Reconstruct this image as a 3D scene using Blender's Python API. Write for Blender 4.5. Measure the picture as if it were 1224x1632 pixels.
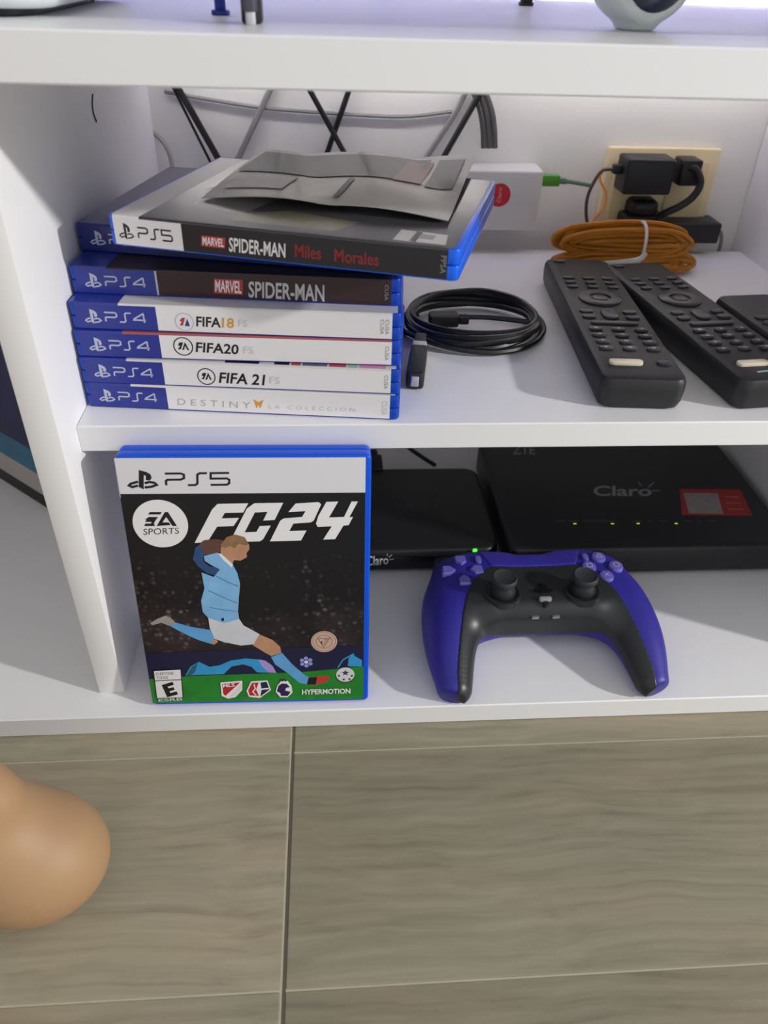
import bpy, bmesh, math, random
import numpy as np
from mathutils import Matrix, Vector, geometry

for o in list(bpy.data.objects): bpy.data.objects.remove(o)
S = 0.001                      # all numbers below are millimetres
scn = bpy.context.scene
COL = scn.collection
R_ = math.radians

# ------------------------------------------------------------------ camera
FPX = 1223.9
PIT, YAW, ROL = R_(36.12), R_(-4.82), R_(1.99)
CAM = np.array([133.74, -318.47, 387.45])
cF = np.array([-math.sin(YAW)*math.cos(PIT), math.cos(YAW)*math.cos(PIT), -math.sin(PIT)])
cR0 = np.array([math.cos(YAW), math.sin(YAW), 0.0]); cU0 = np.cross(cR0, cF)
cR = math.cos(ROL)*cR0 + math.sin(ROL)*cU0
cU = -math.sin(ROL)*cR0 + math.cos(ROL)*cU0
cam = bpy.data.cameras.new('camera'); camo = bpy.data.objects.new('camera', cam); COL.objects.link(camo)
cam.sensor_fit = 'HORIZONTAL'; cam.sensor_width = 36.0; cam.lens = FPX/1224*36.0
cam.clip_start = 0.01; cam.clip_end = 50
mw = Matrix.Identity(4)
for i in range(3):
    mw[i][0] = cR[i]; mw[i][1] = cU[i]; mw[i][2] = -cF[i]; mw[i][3] = CAM[i]*S
camo.matrix_world = mw
cam.dof.use_dof = True; cam.dof.focus_distance = 0.455; cam.dof.aperture_fstop = 13.0
scn.camera = camo

# ------------------------------------------------------------------ light
vs = scn.view_settings
vs.view_transform = 'Standard'; vs.look = 'None'; vs.exposure = 0.0; vs.gamma = 1.0; vs.use_curve_mapping = False
W = bpy.data.worlds.new('room_light'); scn.world = W; W.use_nodes = True
bg = W.node_tree.nodes['Background']; bg.inputs['Color'].default_value = (0.99, 1.0, 0.985, 1); bg.inputs['Strength'].default_value = 0.66
LDIR = np.array([-1.0, 0.455, -0.46]); LDIR /= np.linalg.norm(LDIR)
ld = bpy.data.lights.new('room_lamp', 'AREA'); ld.shape = 'DISK'; ld.size = 0.13; ld.energy = 73.0; ld.color = (1.0, 0.985, 0.96)
lo = bpy.data.objects.new('room_lamp', ld); COL.objects.link(lo)
lo.location = Vector((np.array([250, 60, 120])*S) - LDIR*3.2)
lo.rotation_euler = Vector(LDIR).to_track_quat('-Z', 'Y').to_euler()

try:
    scn.cycles.max_bounces = 14; scn.cycles.diffuse_bounces = 8; scn.cycles.glossy_bounces = 4
except Exception: pass

# ------------------------------------------------------------------ measured layout (mm)
TB = 15.7                                   # boards
ZF = -16.0                                  # floor level
PY, PT = 19.2, 15.8                         # upright panel front, thickness
MY, MH, MT = 43.6, 181.1, 15.7              # middle shelf front, top, thickness
TY, TZ, TT = 1.0, 345.3, 17.3               # top board front, underside, thickness
ZT = TZ+TT
DB, WALL = 347.0, 365.0                     # back of boards, wall
WR = 499.0                                  # inner face of far upright
CT = 14.5                                   # case thickness

def ray(px, py):
    v = cF*FPX + cR*(px-612) - cU*(py-816); return v/np.linalg.norm(v)
def atZ(px, py, z): v = ray(px, py); return CAM + v*(z-CAM[2])/v[2]
def atY(px, py, y): v = ray(px, py); return CAM + v*(y-CAM[1])/v[1]

# ------------------------------------------------------------------ materials
def lin(h):
    if isinstance(h, str):
        h = h.lstrip('#'); c = [int(h[i:i+2], 16)/255 for i in (0, 2, 4)]
        return tuple(x/12.92 if x <= .04045 else ((x+.055)/1.055)**2.4 for x in c)
    return h
MATS = {}
def mat(name, col='#808080', rough=.5, metal=0., spec=.5, coat=0., bump=0., bscale=400., var=0., vscale=60., emit=None, es=0., trans=0., sss=0.):
    if name in MATS: return MATS[name]
    m = bpy.data.materials.new(name); m.use_nodes = True; nt = m.node_tree; b = nt.nodes['Principled BSDF']
    c = lin(col)
    b.inputs['Base Color'].default_value = (*c, 1); b.inputs['Roughness'].default_value = rough; b.inputs['Metallic'].default_value = metal
    b.inputs['Specular IOR Level'].default_value = spec; b.inputs['Coat Weight'].default_value = coat; b.inputs['Coat Roughness'].default_value = .08
    if trans: b.inputs['Transmission Weight'].default_value = trans
    if sss: b.inputs['Subsurface Weight'].default_value = sss; b.inputs['Subsurface Radius'].default_value = (.008, .003, .0015); b.inputs['Subsurface Scale'].default_value = 1
    if emit: b.inputs['Emission Color'].default_value = (*lin(emit), 1); b.inputs['Emission Strength'].default_value = es
    tc = nt.nodes.new('ShaderNodeTexCoord')
    if var:
        n = nt.nodes.new('ShaderNodeTexNoise'); n.inputs['Scale'].default_value = vscale; n.inputs['Detail'].default_value = 3
        nt.links.new(tc.outputs['Object'], n.inputs['Vector'])
        mx = nt.nodes.new('ShaderNodeMix'); mx.data_type = 'RGBA'
        mx.inputs[6].default_value = (*[x*(1-var) for x in c], 1); mx.inputs[7].default_value = (*[min(1, x*(1+var)) for x in c], 1)
        nt.links.new(n.outputs['Fac'], mx.inputs[0]); nt.links.new(mx.outputs[2], b.inputs['Base Color'])
    if bump:
        n = nt.nodes.new('ShaderNodeTexNoise'); n.inputs['Scale'].default_value = bscale; n.inputs['Detail'].default_value = 2
        nt.links.new(tc.outputs['Object'], n.inputs['Vector'])
        bp = nt.nodes.new('ShaderNodeBump'); bp.inputs['Strength'].default_value = bump; bp.inputs['Distance'].default_value = .0005
        nt.links.new(n.outputs['Fac'], bp.inputs['Height']); nt.links.new(bp.outputs[0], b.inputs['Normal'])
    MATS[name] = m; return m

def wood_mat():
    m = bpy.data.materials.new('wood_look_tile'); m.use_nodes = True; nt = m.node_tree; N = nt.nodes; L = nt.links
    b = N['Principled BSDF']; b.inputs['Roughness'].default_value = .55; b.inputs['Specular IOR Level'].default_value = .35
    tc = N.new('ShaderNodeTexCoord'); oi = N.new('ShaderNodeObjectInfo')
    mp = N.new('ShaderNodeMapping'); mp.inputs['Scale'].default_value = (5, 110, 5); L.new(tc.outputs['Object'], mp.inputs['Vector'])
    ad = N.new('ShaderNodeVectorMath'); ad.operation = 'ADD'; sc = N.new('ShaderNodeVectorMath'); sc.operation = 'SCALE'; sc.inputs[3].default_value = 40
    cb = N.new('ShaderNodeCombineXYZ'); L.new(oi.outputs['Random'], cb.inputs[0]); L.new(oi.outputs['Random'], cb.inputs[1]); L.new(cb.outputs[0], sc.inputs[0])
    # gentle waviness of the grain
    nw = N.new('ShaderNodeTexNoise'); nw.inputs['Scale'].default_value = 9; L.new(tc.outputs['Object'], nw.inputs['Vector'])
    wv = N.new('ShaderNodeVectorMath'); wv.operation = 'SCALE'; wv.inputs[3].default_value = 2.2
    L.new(nw.outputs['Color'], wv.inputs[0]); L.new(mp.outputs[0], ad.inputs[0]); L.new(sc.outputs[0], ad.inputs[1])
    a2 = N.new('ShaderNodeVectorMath'); a2.operation = 'ADD'; L.new(ad.outputs[0], a2.inputs[0]); L.new(wv.outputs[0], a2.inputs[1])
    n1 = N.new('ShaderNodeTexNoise'); n1.inputs['Scale'].default_value = 1.6; n1.inputs['Detail'].default_value = 5; n1.inputs['Roughness'].default_value = .6; L.new(a2.outputs[0], n1.inputs['Vector'])
    mp2 = N.new('ShaderNodeMapping'); mp2.inputs['Scale'].default_value = (6, 22, 6); L.new(tc.outputs['Object'], mp2.inputs['Vector'])
    n2 = N.new('ShaderNodeTexNoise'); n2.inputs['Scale'].default_value = 1.0; n2.inputs['Detail'].default_value = 2; L.new(mp2.outputs[0], n2.inputs['Vector'])
    r1 = N.new('ShaderNodeValToRGB'); e = r1.color_ramp.elements
    e[0].position = .28; e[0].color = (*lin('#716b5a'), 1); e[1].position = .72; e[1].color = (*lin('#a89f89'), 1)
    x = r1.color_ramp.elements.new(.45); x.color = (*lin('#8f8772'), 1)
    L.new(n1.outputs['Fac'], r1.inputs[0])
    r2 = N.new('ShaderNodeValToRGB'); e = r2.color_ramp.elements
    e[0].position = .35; e[0].color = (*lin('#8c8b79'), 1); e[1].position = .7; e[1].color = (*lin('#9a8b76'), 1); L.new(n2.outputs['Fac'], r2.inputs[0])
    mx = N.new('ShaderNodeMix'); mx.data_type = 'RGBA'; mx.inputs[0].default_value = .45
    L.new(r1.outputs[0], mx.inputs[6]); L.new(r2.outputs[0], mx.inputs[7]); L.new(mx.outputs[2], b.inputs['Base Color'])
    bp = N.new('ShaderNodeBump'); bp.inputs['Strength'].default_value = .25; bp.inputs['Distance'].default_value = .0006
    L.new(n1.outputs['Fac'], bp.inputs['Height']); L.new(bp.outputs[0], b.inputs['Normal'])
    return m

def speck_mat(name, dark, warm, spots, scale=260.):
    """printed blurred crowd: dark ground with a warm band and small pale dots"""
    m = bpy.data.materials.new(name); m.use_nodes = True; nt = m.node_tree; N = nt.nodes; L = nt.links
    b = N['Principled BSDF']; b.inputs['Roughness'].default_value = .32
    tc = N.new('ShaderNodeTexCoord')
    n = N.new('ShaderNodeTexNoise'); n.inputs['Scale'].default_value = 28; n.inputs['Detail'].default_value = 3; L.new(tc.outputs['Object'], n.inputs['Vector'])
    sxyz = N.new('ShaderNodeSeparateXYZ'); L.new(tc.outputs['Object'], sxyz.inputs[0])
    fade = N.new('ShaderNodeMapRange'); fade.inputs[1].default_value = .055; fade.inputs[2].default_value = .105; L.new(sxyz.outputs[0], fade.inputs[0])
    mf = N.new('ShaderNodeMath'); mf.operation = 'MULTIPLY'; L.new(n.outputs['Fac'], mf.inputs[0]); L.new(fade.outputs[0], mf.inputs[1])
    r = N.new('ShaderNodeValToRGB'); r.color_ramp.elements[0].position = .36; r.color_ramp.elements[0].color = (*lin(dark), 1)
    r.color_ramp.elements[1].position = .68; r.color_ramp.elements[1].color = (*lin(warm), 1); L.new(mf.outputs[0], r.inputs[0])
    v = N.new('ShaderNodeTexVoronoi'); v.inputs['Scale'].default_value = scale; L.new(tc.outputs['Object'], v.inputs['Vector'])
    r2 = N.new('ShaderNodeValToRGB'); r2.color_ramp.elements[0].position = .05; r2.color_ramp.elements[0].color = (1, 1, 1, 1)
    r2.color_ramp.elements[1].position = .55; r2.color_ramp.elements[1].color = (0, 0, 0, 1); L.new(v.outputs['Distance'], r2.inputs[0])
    sx = N.new('ShaderNodeSeparateColor'); L.new(v.outputs['Color'], sx.inputs[0])
    pw = N.new('ShaderNodeMath'); pw.operation = 'POWER'; pw.inputs[1].default_value = 2.6; L.new(sx.outputs[0], pw.inputs[0])
    m1 = N.new('ShaderNodeMath'); m1.operation = 'MULTIPLY'; L.new(r2.outputs[0], m1.inputs[0]); L.new(pw.outputs[0], m1.inputs[1])
    n3 = N.new('ShaderNodeTexNoise'); n3.inputs['Scale'].default_value = 30; L.new(tc.outputs['Object'], n3.inputs['Vector'])
    r3 = N.new('ShaderNodeValToRGB'); r3.color_ramp.elements[0].position = .38; r3.color_ramp.elements[1].position = .68; r3.color_ramp.elements[1].color = (.9, .9, .9, 1)
    mt_ = N.new('ShaderNodeMath'); mt_.operation = 'MULTIPLY'; L.new(m1.outputs[0], mt_.inputs[0])
    L.new(n3.outputs['Fac'], r3.inputs[0]); L.new(r3.outputs[0], mt_.inputs[1])
    mt2 = N.new('ShaderNodeMath'); mt2.operation = 'MULTIPLY'; L.new(mt_.outputs[0], mt2.inputs[0]); L.new(fade.outputs[0], mt2.inputs[1]); mt_ = mt2
    mx = N.new('ShaderNodeMix'); mx.data_type = 'RGBA'; mx.inputs[7].default_value = (*lin(spots), 1)
    L.new(mt_.outputs[0], mx.inputs[0]); L.new(r.outputs[0], mx.inputs[6]); L.new(mx.outputs[2], b.inputs['Base Color'])
    return m

WHITE = mat('white_melamine', '#ecebed', .42, bump=.06, bscale=900)
WALLM = mat('painted_wall', '#ebe9e6', .85, bump=.25, bscale=250, var=.02, vscale=9)

# ------------------------------------------------------------------ mesh helpers
class MB:
    def __init__(s): s.v = []; s.f = []; s.m = []; s.mats = []
    def mi(s, m):
        if m not in s.mats: s.mats.append(m)
        return s.mats.index(m)
    def add(s, vs_, fs, m):
        k = len(s.v); i = s.mi(m); s.v += [tuple(p) for p in vs_]
        for f in fs: s.f.append(tuple(a+k for a in f)); s.m.append(i)
        return s
    def loft(s, rings, m, cap0=True, cap1=True):
        n = len(rings[0]); vs_ = [p for r in rings for p in r]; fs = []
        for a in range(len(rings)-1):
            for i in range(n):
                j = (i+1) % n; fs.append((a*n+i, a*n+j, (a+1)*n+j, (a+1)*n+i))
        if cap0: fs.append(tuple(range(n-1, -1, -1)))
        if cap1: fs.append(tuple((len(rings)-1)*n+i for i in range(n)))
        return s.add(vs_, fs, m)
    def rbox(s, x0, x1, y0, y1, z0, z1, m, r=2., b=.6, seg=4, bseg=2):
        """box with rounded vertical corners and rolled top and bottom edges"""
        rings = []
        prof = [(b*(1-math.sin(t*math.pi/2/bseg)), z0+b*(1-math.cos(t*math.pi/2/bseg))) for t in range(bseg+1)]
        prof = [(b*(1-math.sin(t*math.pi/2/bseg)), z0+b*(1-math.cos(t*math.pi/2/bseg))) for t in range(bseg+1)]
        prof += [(b*(1-math.cos(t*math.pi/2/bseg)), z1-b+b*math.sin(t*math.pi/2/bseg)) for t in range(bseg+1)]
        for ins, z in prof:
            rings.append([(x, y, z) for x, y in rrect(x0+ins, x1-ins, y0+ins, y1-ins, max(r-ins, .05), seg)])
        return s.loft(rings, m)
    def box(s, x0, x1, y0, y1, z0, z1, m, b=.5): return s.rbox(x0, x1, y0, y1, z0, z1, m, r=b, b=b, seg=2, bseg=1)
    def tube(s, pts, r, m, n=8, closed=False, cap=True):
        P = [np.array(p, float) for p in pts]; k = len(P); rings = []
        T = []
        for i in range(k):
            a = P[(i-1) % k] if (closed or i > 0) else P[i]; c = P[(i+1) % k] if (closed or i < k-1) else P[i]
            t = c-a; T.append(t/(np.linalg.norm(t)+1e-9))
        u = np.cross(T[0], [0, 0, 1.]);
        if np.linalg.norm(u) < .1: u = np.cross(T[0], [0, 1., 0])
        u /= np.linalg.norm(u)
        for i in range(k):
            u = u - T[i]*np.dot(u, T[i]); u /= np.linalg.norm(u)+1e-9; w = np.cross(T[i], u)
            rr = r[i] if hasattr(r, '__len__') else r
            rings.append([P[i]+rr*(math.cos(2*math.pi*q/n)*u+math.sin(2*math.pi*q/n)*w) for q in range(n)])
        if closed: rings.append(rings[0]); return s.loft(rings, m, False, False)
        return s.loft(rings, m, cap, cap)
    def lathe(s, prof, m, c=(0, 0, 0), n=24):
        rings = [[(c[0]+r*math.cos(2*math.pi*q/n), c[1]+r*math.sin(2*math.pi*q/n), c[2]+z) for q in range(n)] for r, z in prof]
        return s.loft(rings, m)
    def xf(s, M):
        s.v = [tuple(np.array(M[:3, :3] @ np.array(p)) + M[:3, 3]) for p in s.v]; return s
    def build(s, name, parent=None, smooth=40, loc=None):
        me = bpy.data.meshes.new(name); me.from_pydata([(a*S, b*S, c*S) for a, b, c in s.v], [], s.f)
        for m in s.mats: me.materials.append(m)
        me.polygons.foreach_set('material_index', s.m)
        bm = bmesh.new(); bm.from_mesh(me); bmesh.ops.recalc_face_normals(bm, faces=bm.faces); bm.to_mesh(me); bm.free()
        if smooth:
            me.polygons.foreach_set('use_smooth', [True]*len(me.polygons)); me.set_sharp_from_angle(angle=R_(smooth))
        me.update()
        return link(name, me, parent, loc)
def link(name, me, parent=None, loc=None):
    o = bpy.data.objects.new(name, me); COL.objects.link(o)
    if parent: o.parent = parent
    if loc is not None: o.location = Vector(loc)*S
    return o
def rrect(x0, x1, y0, y1, r, seg=4):
    out = []
    for cx, cy, a in ((x1-r, y1-r, 0), (x0+r, y1-r, 90), (x0+r, y0+r, 180), (x1-r, y0+r, 270)):
        for i in range(seg+1):
            t = R_(a+90*i/seg); out.append((cx+r*math.cos(t), cy+r*math.sin(t)))
    return out
def spline(pts, n=8, closed=False):
    P = [np.array(p, float) for p in pts]; k = len(P); out = []
    rng = range(k if closed else k-1)
    for i in rng:
        p0 = P[(i-1) % k] if (closed or i > 0) else 2*P[0]-P[1]; p1 = P[i]; p2 = P[(i+1) % k]
        p3 = P[(i+2) % k] if (closed or i+2 < k) else 2*P[-1]-P[-2]
        for q in range(n):
            t = q/n; out.append(.5*((2*p1)+(-p0+p2)*t+(2*p0-5*p1+4*p2-p3)*t*t+(-p0+3*p1-3*p2+p3)*t**3))
    if not closed: out.append(P[-1])
    return out
def tag(o, label=None, cat=None, group=None, kind=None):
    if label: o['label'] = label
    if cat: o['category'] = cat
    if group: o['group'] = group
    if kind: o['kind'] = kind
    return o
def thing(name, label, cat, loc=(0, 0, 0), rot=None, group=None):
    o = bpy.data.objects.new(name, None); o.empty_display_size = .02; COL.objects.link(o)
    M = np.eye(4)
    if rot is not None: M[:3, :3] = rot
    M[:3, 3] = loc
    mm = Matrix(M.tolist()); mm.translation = Vector(loc)*S; o.matrix_world = mm
    return tag(o, label, cat, group), M
def rotz(a): a = R_(a); return np.array([[math.cos(a), -math.sin(a), 0], [math.sin(a), math.cos(a), 0], [0, 0, 1.]])

def snet(f, lo, hi, h):
    """surface nets of an implicit shape (millimetres): vertices, quads"""
    ax = [np.arange(lo[i], hi[i]+h, h) for i in range(3)]
    G = f(*np.meshgrid(*ax, indexing='ij')); s = G < 0; nx, ny, nz = G.shape
    cs = (nx-1, ny-1, nz-1); acc = np.zeros(cs+(3,)); cnt = np.zeros(cs)
    I = np.stack(np.meshgrid(*[np.arange(c) for c in cs], indexing='ij'), -1).astype(float)
    cr = [(a, b, c) for a in (0, 1) for b in (0, 1) for c in (0, 1)]
    sl = lambda A, o: A[o[0]:o[0]+cs[0], o[1]:o[1]+cs[1], o[2]:o[2]+cs[2]]
    for p in cr:
        for d in range(3):
            if p[d] == 0:
                q = list(p); q[d] = 1
                ga, gb = sl(G, p), sl(G, q); m = (ga < 0) != (gb < 0)
                t = np.where(m, ga/np.where(m, ga-gb, 1), 0)
                off = np.array(p, float); e = I+off; e = e.copy(); e[..., d] += t
                acc += np.where(m[..., None], e, 0); cnt += m
    ok = cnt > 0; idx = -np.ones(cs, int); idx[ok] = np.arange(ok.sum())
    V = acc[ok]/cnt[ok][:, None]*h+np.array([a[0] for a in ax])
    Q = []
    for d in range(3):
        o0 = [slice(1, -1)]*3; o1 = [slice(1, -1)]*3; o0[d] = slice(0, -1); o1[d] = slice(1, None)
        a, b = s[tuple(o0)], s[tuple(o1)]; w = np.argwhere(a != b); sg = a[a != b]
        base = w+1; base[:, d] -= 1
        e1, e2 = (d+1) % 3, (d+2) % 3
        def c(i, j):
            t = base.copy(); t[:, e1] -= i; t[:, e2] -= j; return idx[t[:, 0], t[:, 1], t[:, 2]]
        q = np.stack([c(1, 1), c(0, 1), c(0, 0), c(1, 0)], 1); q[~sg] = q[~sg][:, ::-1]; Q.append(q)
    return V, np.concatenate(Q)
def sdf_obj(name, f, lo, hi, h, m, parent=None, relax=2):
    V, Q = snet(f, lo, hi, h); Q = Q[(Q >= 0).all(1)]
    for _ in range(relax):
        A = np.zeros_like(V); n = np.zeros(len(V))
        for k in range(4):
            a, b = Q[:, k], Q[:, (k+1) % 4]
            np.add.at(A, a, V[b]); np.add.at(A, b, V[a]); np.add.at(n, a, 1); np.add.at(n, b, 1)
        V = .5*V+.5*A/np.maximum(n, 1)[:, None]
    me = bpy.data.meshes.new(name); me.from_pydata((V*S).tolist(), [], Q.tolist()); me.materials.append(m)
    me.polygons.foreach_set('use_smooth', [True]*len(me.polygons)); me.update()
    return link(name, me, parent)
def smin(a, b, k): h = np.clip(.5+.5*(b-a)/k, 0, 1); return b*(1-h)+a*h-k*h*(1-h)
def cone(X, Y, Z, a, b, ra, rb):
    a = np.array(a, float); b = np.array(b, float); d = b-a
    t = np.clip(((X-a[0])*d[0]+(Y-a[1])*d[1]+(Z-a[2])*d[2])/(d@d), 0, 1)
    return np.sqrt((X-a[0]-t*d[0])**2+(Y-a[1]-t*d[1])**2+(Z-a[2]-t*d[2])**2)-(ra+(rb-ra)*t)
def ell(X, Y, Z, c, r):
    r = np.array(r, float); k0 = np.sqrt(((X-c[0])/r[0])**2+((Y-c[1])/r[1])**2+((Z-c[2])/r[2])**2)
    k1 = np.sqrt(((X-c[0])/r[0]**2)**2+((Y-c[1])/r[1]**2)**2+((Z-c[2])/r[2]**2)**2)
    return k0*(k0-1)/np.maximum(k1, 1e-6)

# ------------------------------------------------------------------ flat print
GLYPH = {}
def glyphs(txt, bold=0., spacing=1.):
    key = (txt, bold, spacing)
    if key in GLYPH: return GLYPH[key]
    cu = bpy.data.curves.new('lettering', 'FONT'); cu.body = txt; cu.size = 1; cu.offset = bold; cu.space_character = spacing; cu.resolution_u = 3
    ob = bpy.data.objects.new('lettering', cu); COL.objects.link(ob)
    dg = bpy.context.evaluated_depsgraph_get(); me = ob.evaluated_get(dg).to_mesh()
    v = np.array([tuple(p.co)[:2] for p in me.vertices]); f = [tuple(p.vertices) for p in me.polygons]
    ob.evaluated_get(dg).to_mesh_clear(); bpy.data.objects.remove(ob); bpy.data.curves.remove(cu)
    v = (v-v.min(0))/(v.max(0)-v.min(0)); GLYPH[key] = (v, f); return v, f
class Print:
    """ink on one plane of a thing. Frame: local origin O, axes A (right), B (down), N (out)."""
    def __init__(s, M, O, A, B, N):
        s.M = M; s.O, s.A, s.B, s.N = [np.array(q, float) for q in (O, A, B, N)]; s.lay = 0; s.new()
        s.wo = M[:3, :3]@s.O+M[:3, 3]; s.wa, s.wb, s.wn = [M[:3, :3]@q for q in (s.A, s.B, s.N)]
    def new(s): s.mb = MB()
    def px(s, x, y):
        v = ray(x, y); t = ((s.wo-CAM)@s.wn)/(v@s.wn); p = CAM+v*t-s.wo; return (p@s.wa, p@s.wb)
    def tr(s, pts, o=(0, 0), k=1.): return [s.px(o[0]+x/k, o[1]+y/k) for x, y in pts]
    def p3(s, a, b): return s.O+a*s.A+b*s.B+s.N*(.05+.008*s.lay)
    def poly(s, pts, m):
        s.lay += 1; t = geometry.tessellate_polygon([[Vector((a, b, 0)) for a, b in pts]])
        s.mb.add([s.p3(a, b) for a, b in pts], t, m); return s
    def disc(s, c, r, m, n=28, ry=None): return s.poly([(c[0]+r*math.cos(2*math.pi*i/n), c[1]+(ry or r)*math.sin(2*math.pi*i/n)) for i in range(n)], m)
    def rect(s, a0, b0, a1, b1, m): return s.poly([(a0, b0), (a1, b0), (a1, b1), (a0, b1)], m)
    def stroke(s, pts, w, m, closed=False):
        s.lay += 1; P = [np.array(p, float) for p in pts]; k = len(P); L = []; R = []
        for i in range(k):
            d0 = P[i]-P[i-1] if (i > 0 or closed) else P[1]-P[0]; d1 = P[(i+1) % k]-P[i] if (i < k-1 or closed) else P[i]-P[i-1]
            d0 = d0/(np.linalg.norm(d0)+1e-9); d1 = d1/(np.linalg.norm(d1)+1e-9); t = d0+d1; t /= np.linalg.norm(t)+1e-9
            nrm = np.array([-t[1], t[0]]); c = max(.5, nrm@np.array([-d0[1], d0[0]])); L.append(P[i]+nrm*w/2/c); R.append(P[i]-nrm*w/2/c)
        vs_ = [s.p3(*q) for q in L]+[s.p3(*q) for q in R]
        fs = [(i, (i+1) % k, k+(i+1) % k, k+i) for i in range(k if closed else k-1)]
        s.mb.add(vs_, fs, m); return s
    def ring(s, c, r, w, m, n=28): return s.stroke([(c[0]+r*math.cos(2*math.pi*i/n), c[1]+r*math.sin(2*math.pi*i/n)) for i in range(n)], w, m, True)
    def quadmap(s, q, u, v):
        q = [np.array(p) for p in q]; return (1-v)*((1-u)*q[0]+u*q[1])+v*((1-u)*q[3]+u*q[2])
    def text(s, txt, q, m, bold=0., spacing=1.):
        """q: top-left, top-right, bottom-right, bottom-left in plane coordinates"""
        s.lay += 1; v, f = glyphs(txt, bold, spacing)
        s.mb.add([s.p3(*s.quadmap(q, u, 1-w)) for u, w in v], f, m); return s
    def build(s, name, parent):
        o = s.mb.build(name, parent, smooth=0); s.new(); return o
def box4(a0, b0, a1, b1): return [(a0, b0), (a1, b0), (a1, b1), (a0, b1)]
PS_P = [(.36, 0), (.36, .88), (.53, 1.), (.53, .26), (.60, .30), (.60, .52), (.74, .54), (.80, .40), (.76, .22), (.62, .10)]
def ps_symbol(pr, q, m):
    Q = lambda pts: [pr.quadmap(q, u, v) for u, v in pts]
    w = np.linalg.norm(np.array(q[1])-np.array(q[0]))*.07
    pr.poly(Q(PS_P), m)
    pr.stroke(Q([(.34, .60), (.10, .70), (.03, .80), (.14, .88), (.34, .80)]), w*1.3, m)
    pr.stroke(Q([(.56, .90), (.80, .86), (.97, .76), (.90, .66), (.72, .62), (.56, .68)]), w*1.3, m)
WORD = {'P': [(0, 0), (.8, 0), (.97, .1), (.97, .4), (.8, .52), (.12, .52), (.03, .62), (.03, 1)],
        'S': [(0, 1), (.38, 1), (.5, .88), (.5, .12), (.62, 0), (1, 0)],
        '5': [(.98, 0), (.03, 0), (.03, .47), (.88, .47), (1, .58), (1, .88), (.88, 1), (.03, 1)],
        '4': [(1, .72), (.02, .72), (.06, .6), (.82, .02), (.86, .05), (.86, 1)]}
def ps_word(pr, q, digit, m, w):
    for k, ch in enumerate('PS'+digit):
        pr.stroke([pr.quadmap(q, (k*1.16+x)/3.32, y) for x, y in WORD[ch]], w, m)

# ================================================================== SETTING
floor_base = MB().box(-900, 1100, -720, 420, ZF-14, ZF-.55, mat('tile_grout', '#b5b09c', .9, var=.1), b=.2)
FLOOR = tag(floor_base.build('floor', smooth=0), 'grey-brown wood-look plank floor with fine joints', kind='structure')
WOOD = wood_mat()
L1, L2, JX = -19.1, -154.5, 107.0
PWID = L1-L2
pm = None
for r in range(-4, 4):
    y0 = L1+r*PWID
    for k in (-1, 0):
        x0 = JX+k*900
        if pm is None:
            m_ = MB().rbox(0, 900-2.6, 0, PWID-.9, ZF-2.6, ZF, WOOD, r=.8, b=.7, seg=2, bseg=2)
            ob = m_.build('plank', FLOOR); pm = ob.data; ob.location = Vector((x0+1.3, y0+.45, 0))*S
        else: ob = link('plank', pm, FLOOR, (x0+1.3, y0+.45, 0))
MB().box(JX-.35, JX+1.3, -720, 420, ZF-.9, ZF-.4, mat('joint_dark', '#5d5448', .9), b=.1).build('joint_strip', FLOOR)
wl = MB().box(-900, 1100, WALL, WALL+20, ZF-2, 1100, WALLM, b=.2).build('wall_back', smooth=0)
tag(wl, 'pale painted wall behind the media cabinet', kind='structure')

# ================================================================== MEDIA CABINET
cab, cM = thing('media_cabinet', 'white melamine open-front media cabinet standing on the floor', 'cabinet', (240, 180, ZF))
def cb(name, x0, x1, y0, y1, z0, z1):
    o = MB().box(x0-240, x1-240, y0-180, y1-180, z0-ZF, z1-ZF, WHITE, b=.7).build(name, cab); return o
cb('base_board', -420, 900, 0, DB, -15.7, 0)
cb('upright_panel', -PT, 0, PY, DB, 0, TZ)
cb('upright_panel', WR, WR+PT, PY, WALL-1, 0, TZ)
cb('shelf', 0, WR, MY, DB, MH-MT, MH)
cb('top_board', -420, 900, TY, 326, TZ, ZT)
cb('upright_panel', -420, -420+PT, PY, DB, 0, TZ)
cb('upright_panel', 900-PT, 900, PY, DB, 0, TZ)

# light strip that glows violet behind the top board, fixed to the wall above the picture
led, M = thing('led_strip', 'slim violet light strip on brackets fixed to the wall above the top board', 'light strip', (240, WALL, ZT+58))
MB().box(-620, 620, -26, -22, -5, 5, mat('led_violet', '#8080ff', .5, emit='#8f8cff', es=5), b=.3).build('glowing_strip', led)
for x_ in (-560, 0, 560): MB().box(x_-6, x_+6, -22, -.1, -4, 4, mat('bracket_grey', '#8a8a8e', .4), b=.4).build('bracket', led)

l2, M = thing('wall_fill_strip', 'added slim pale fill light along the hidden rear edge of the top board', 'light strip', (247, 326, TZ+8))  # added fill light that brightens the upper back wall
MB().box(-240, 240, .05, 2.5, -5, 5, mat('fill_pale', '#d8d4ff', .5, emit='#fff9f2', es=17), b=.3).build('glowing_strip', l2)

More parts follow.
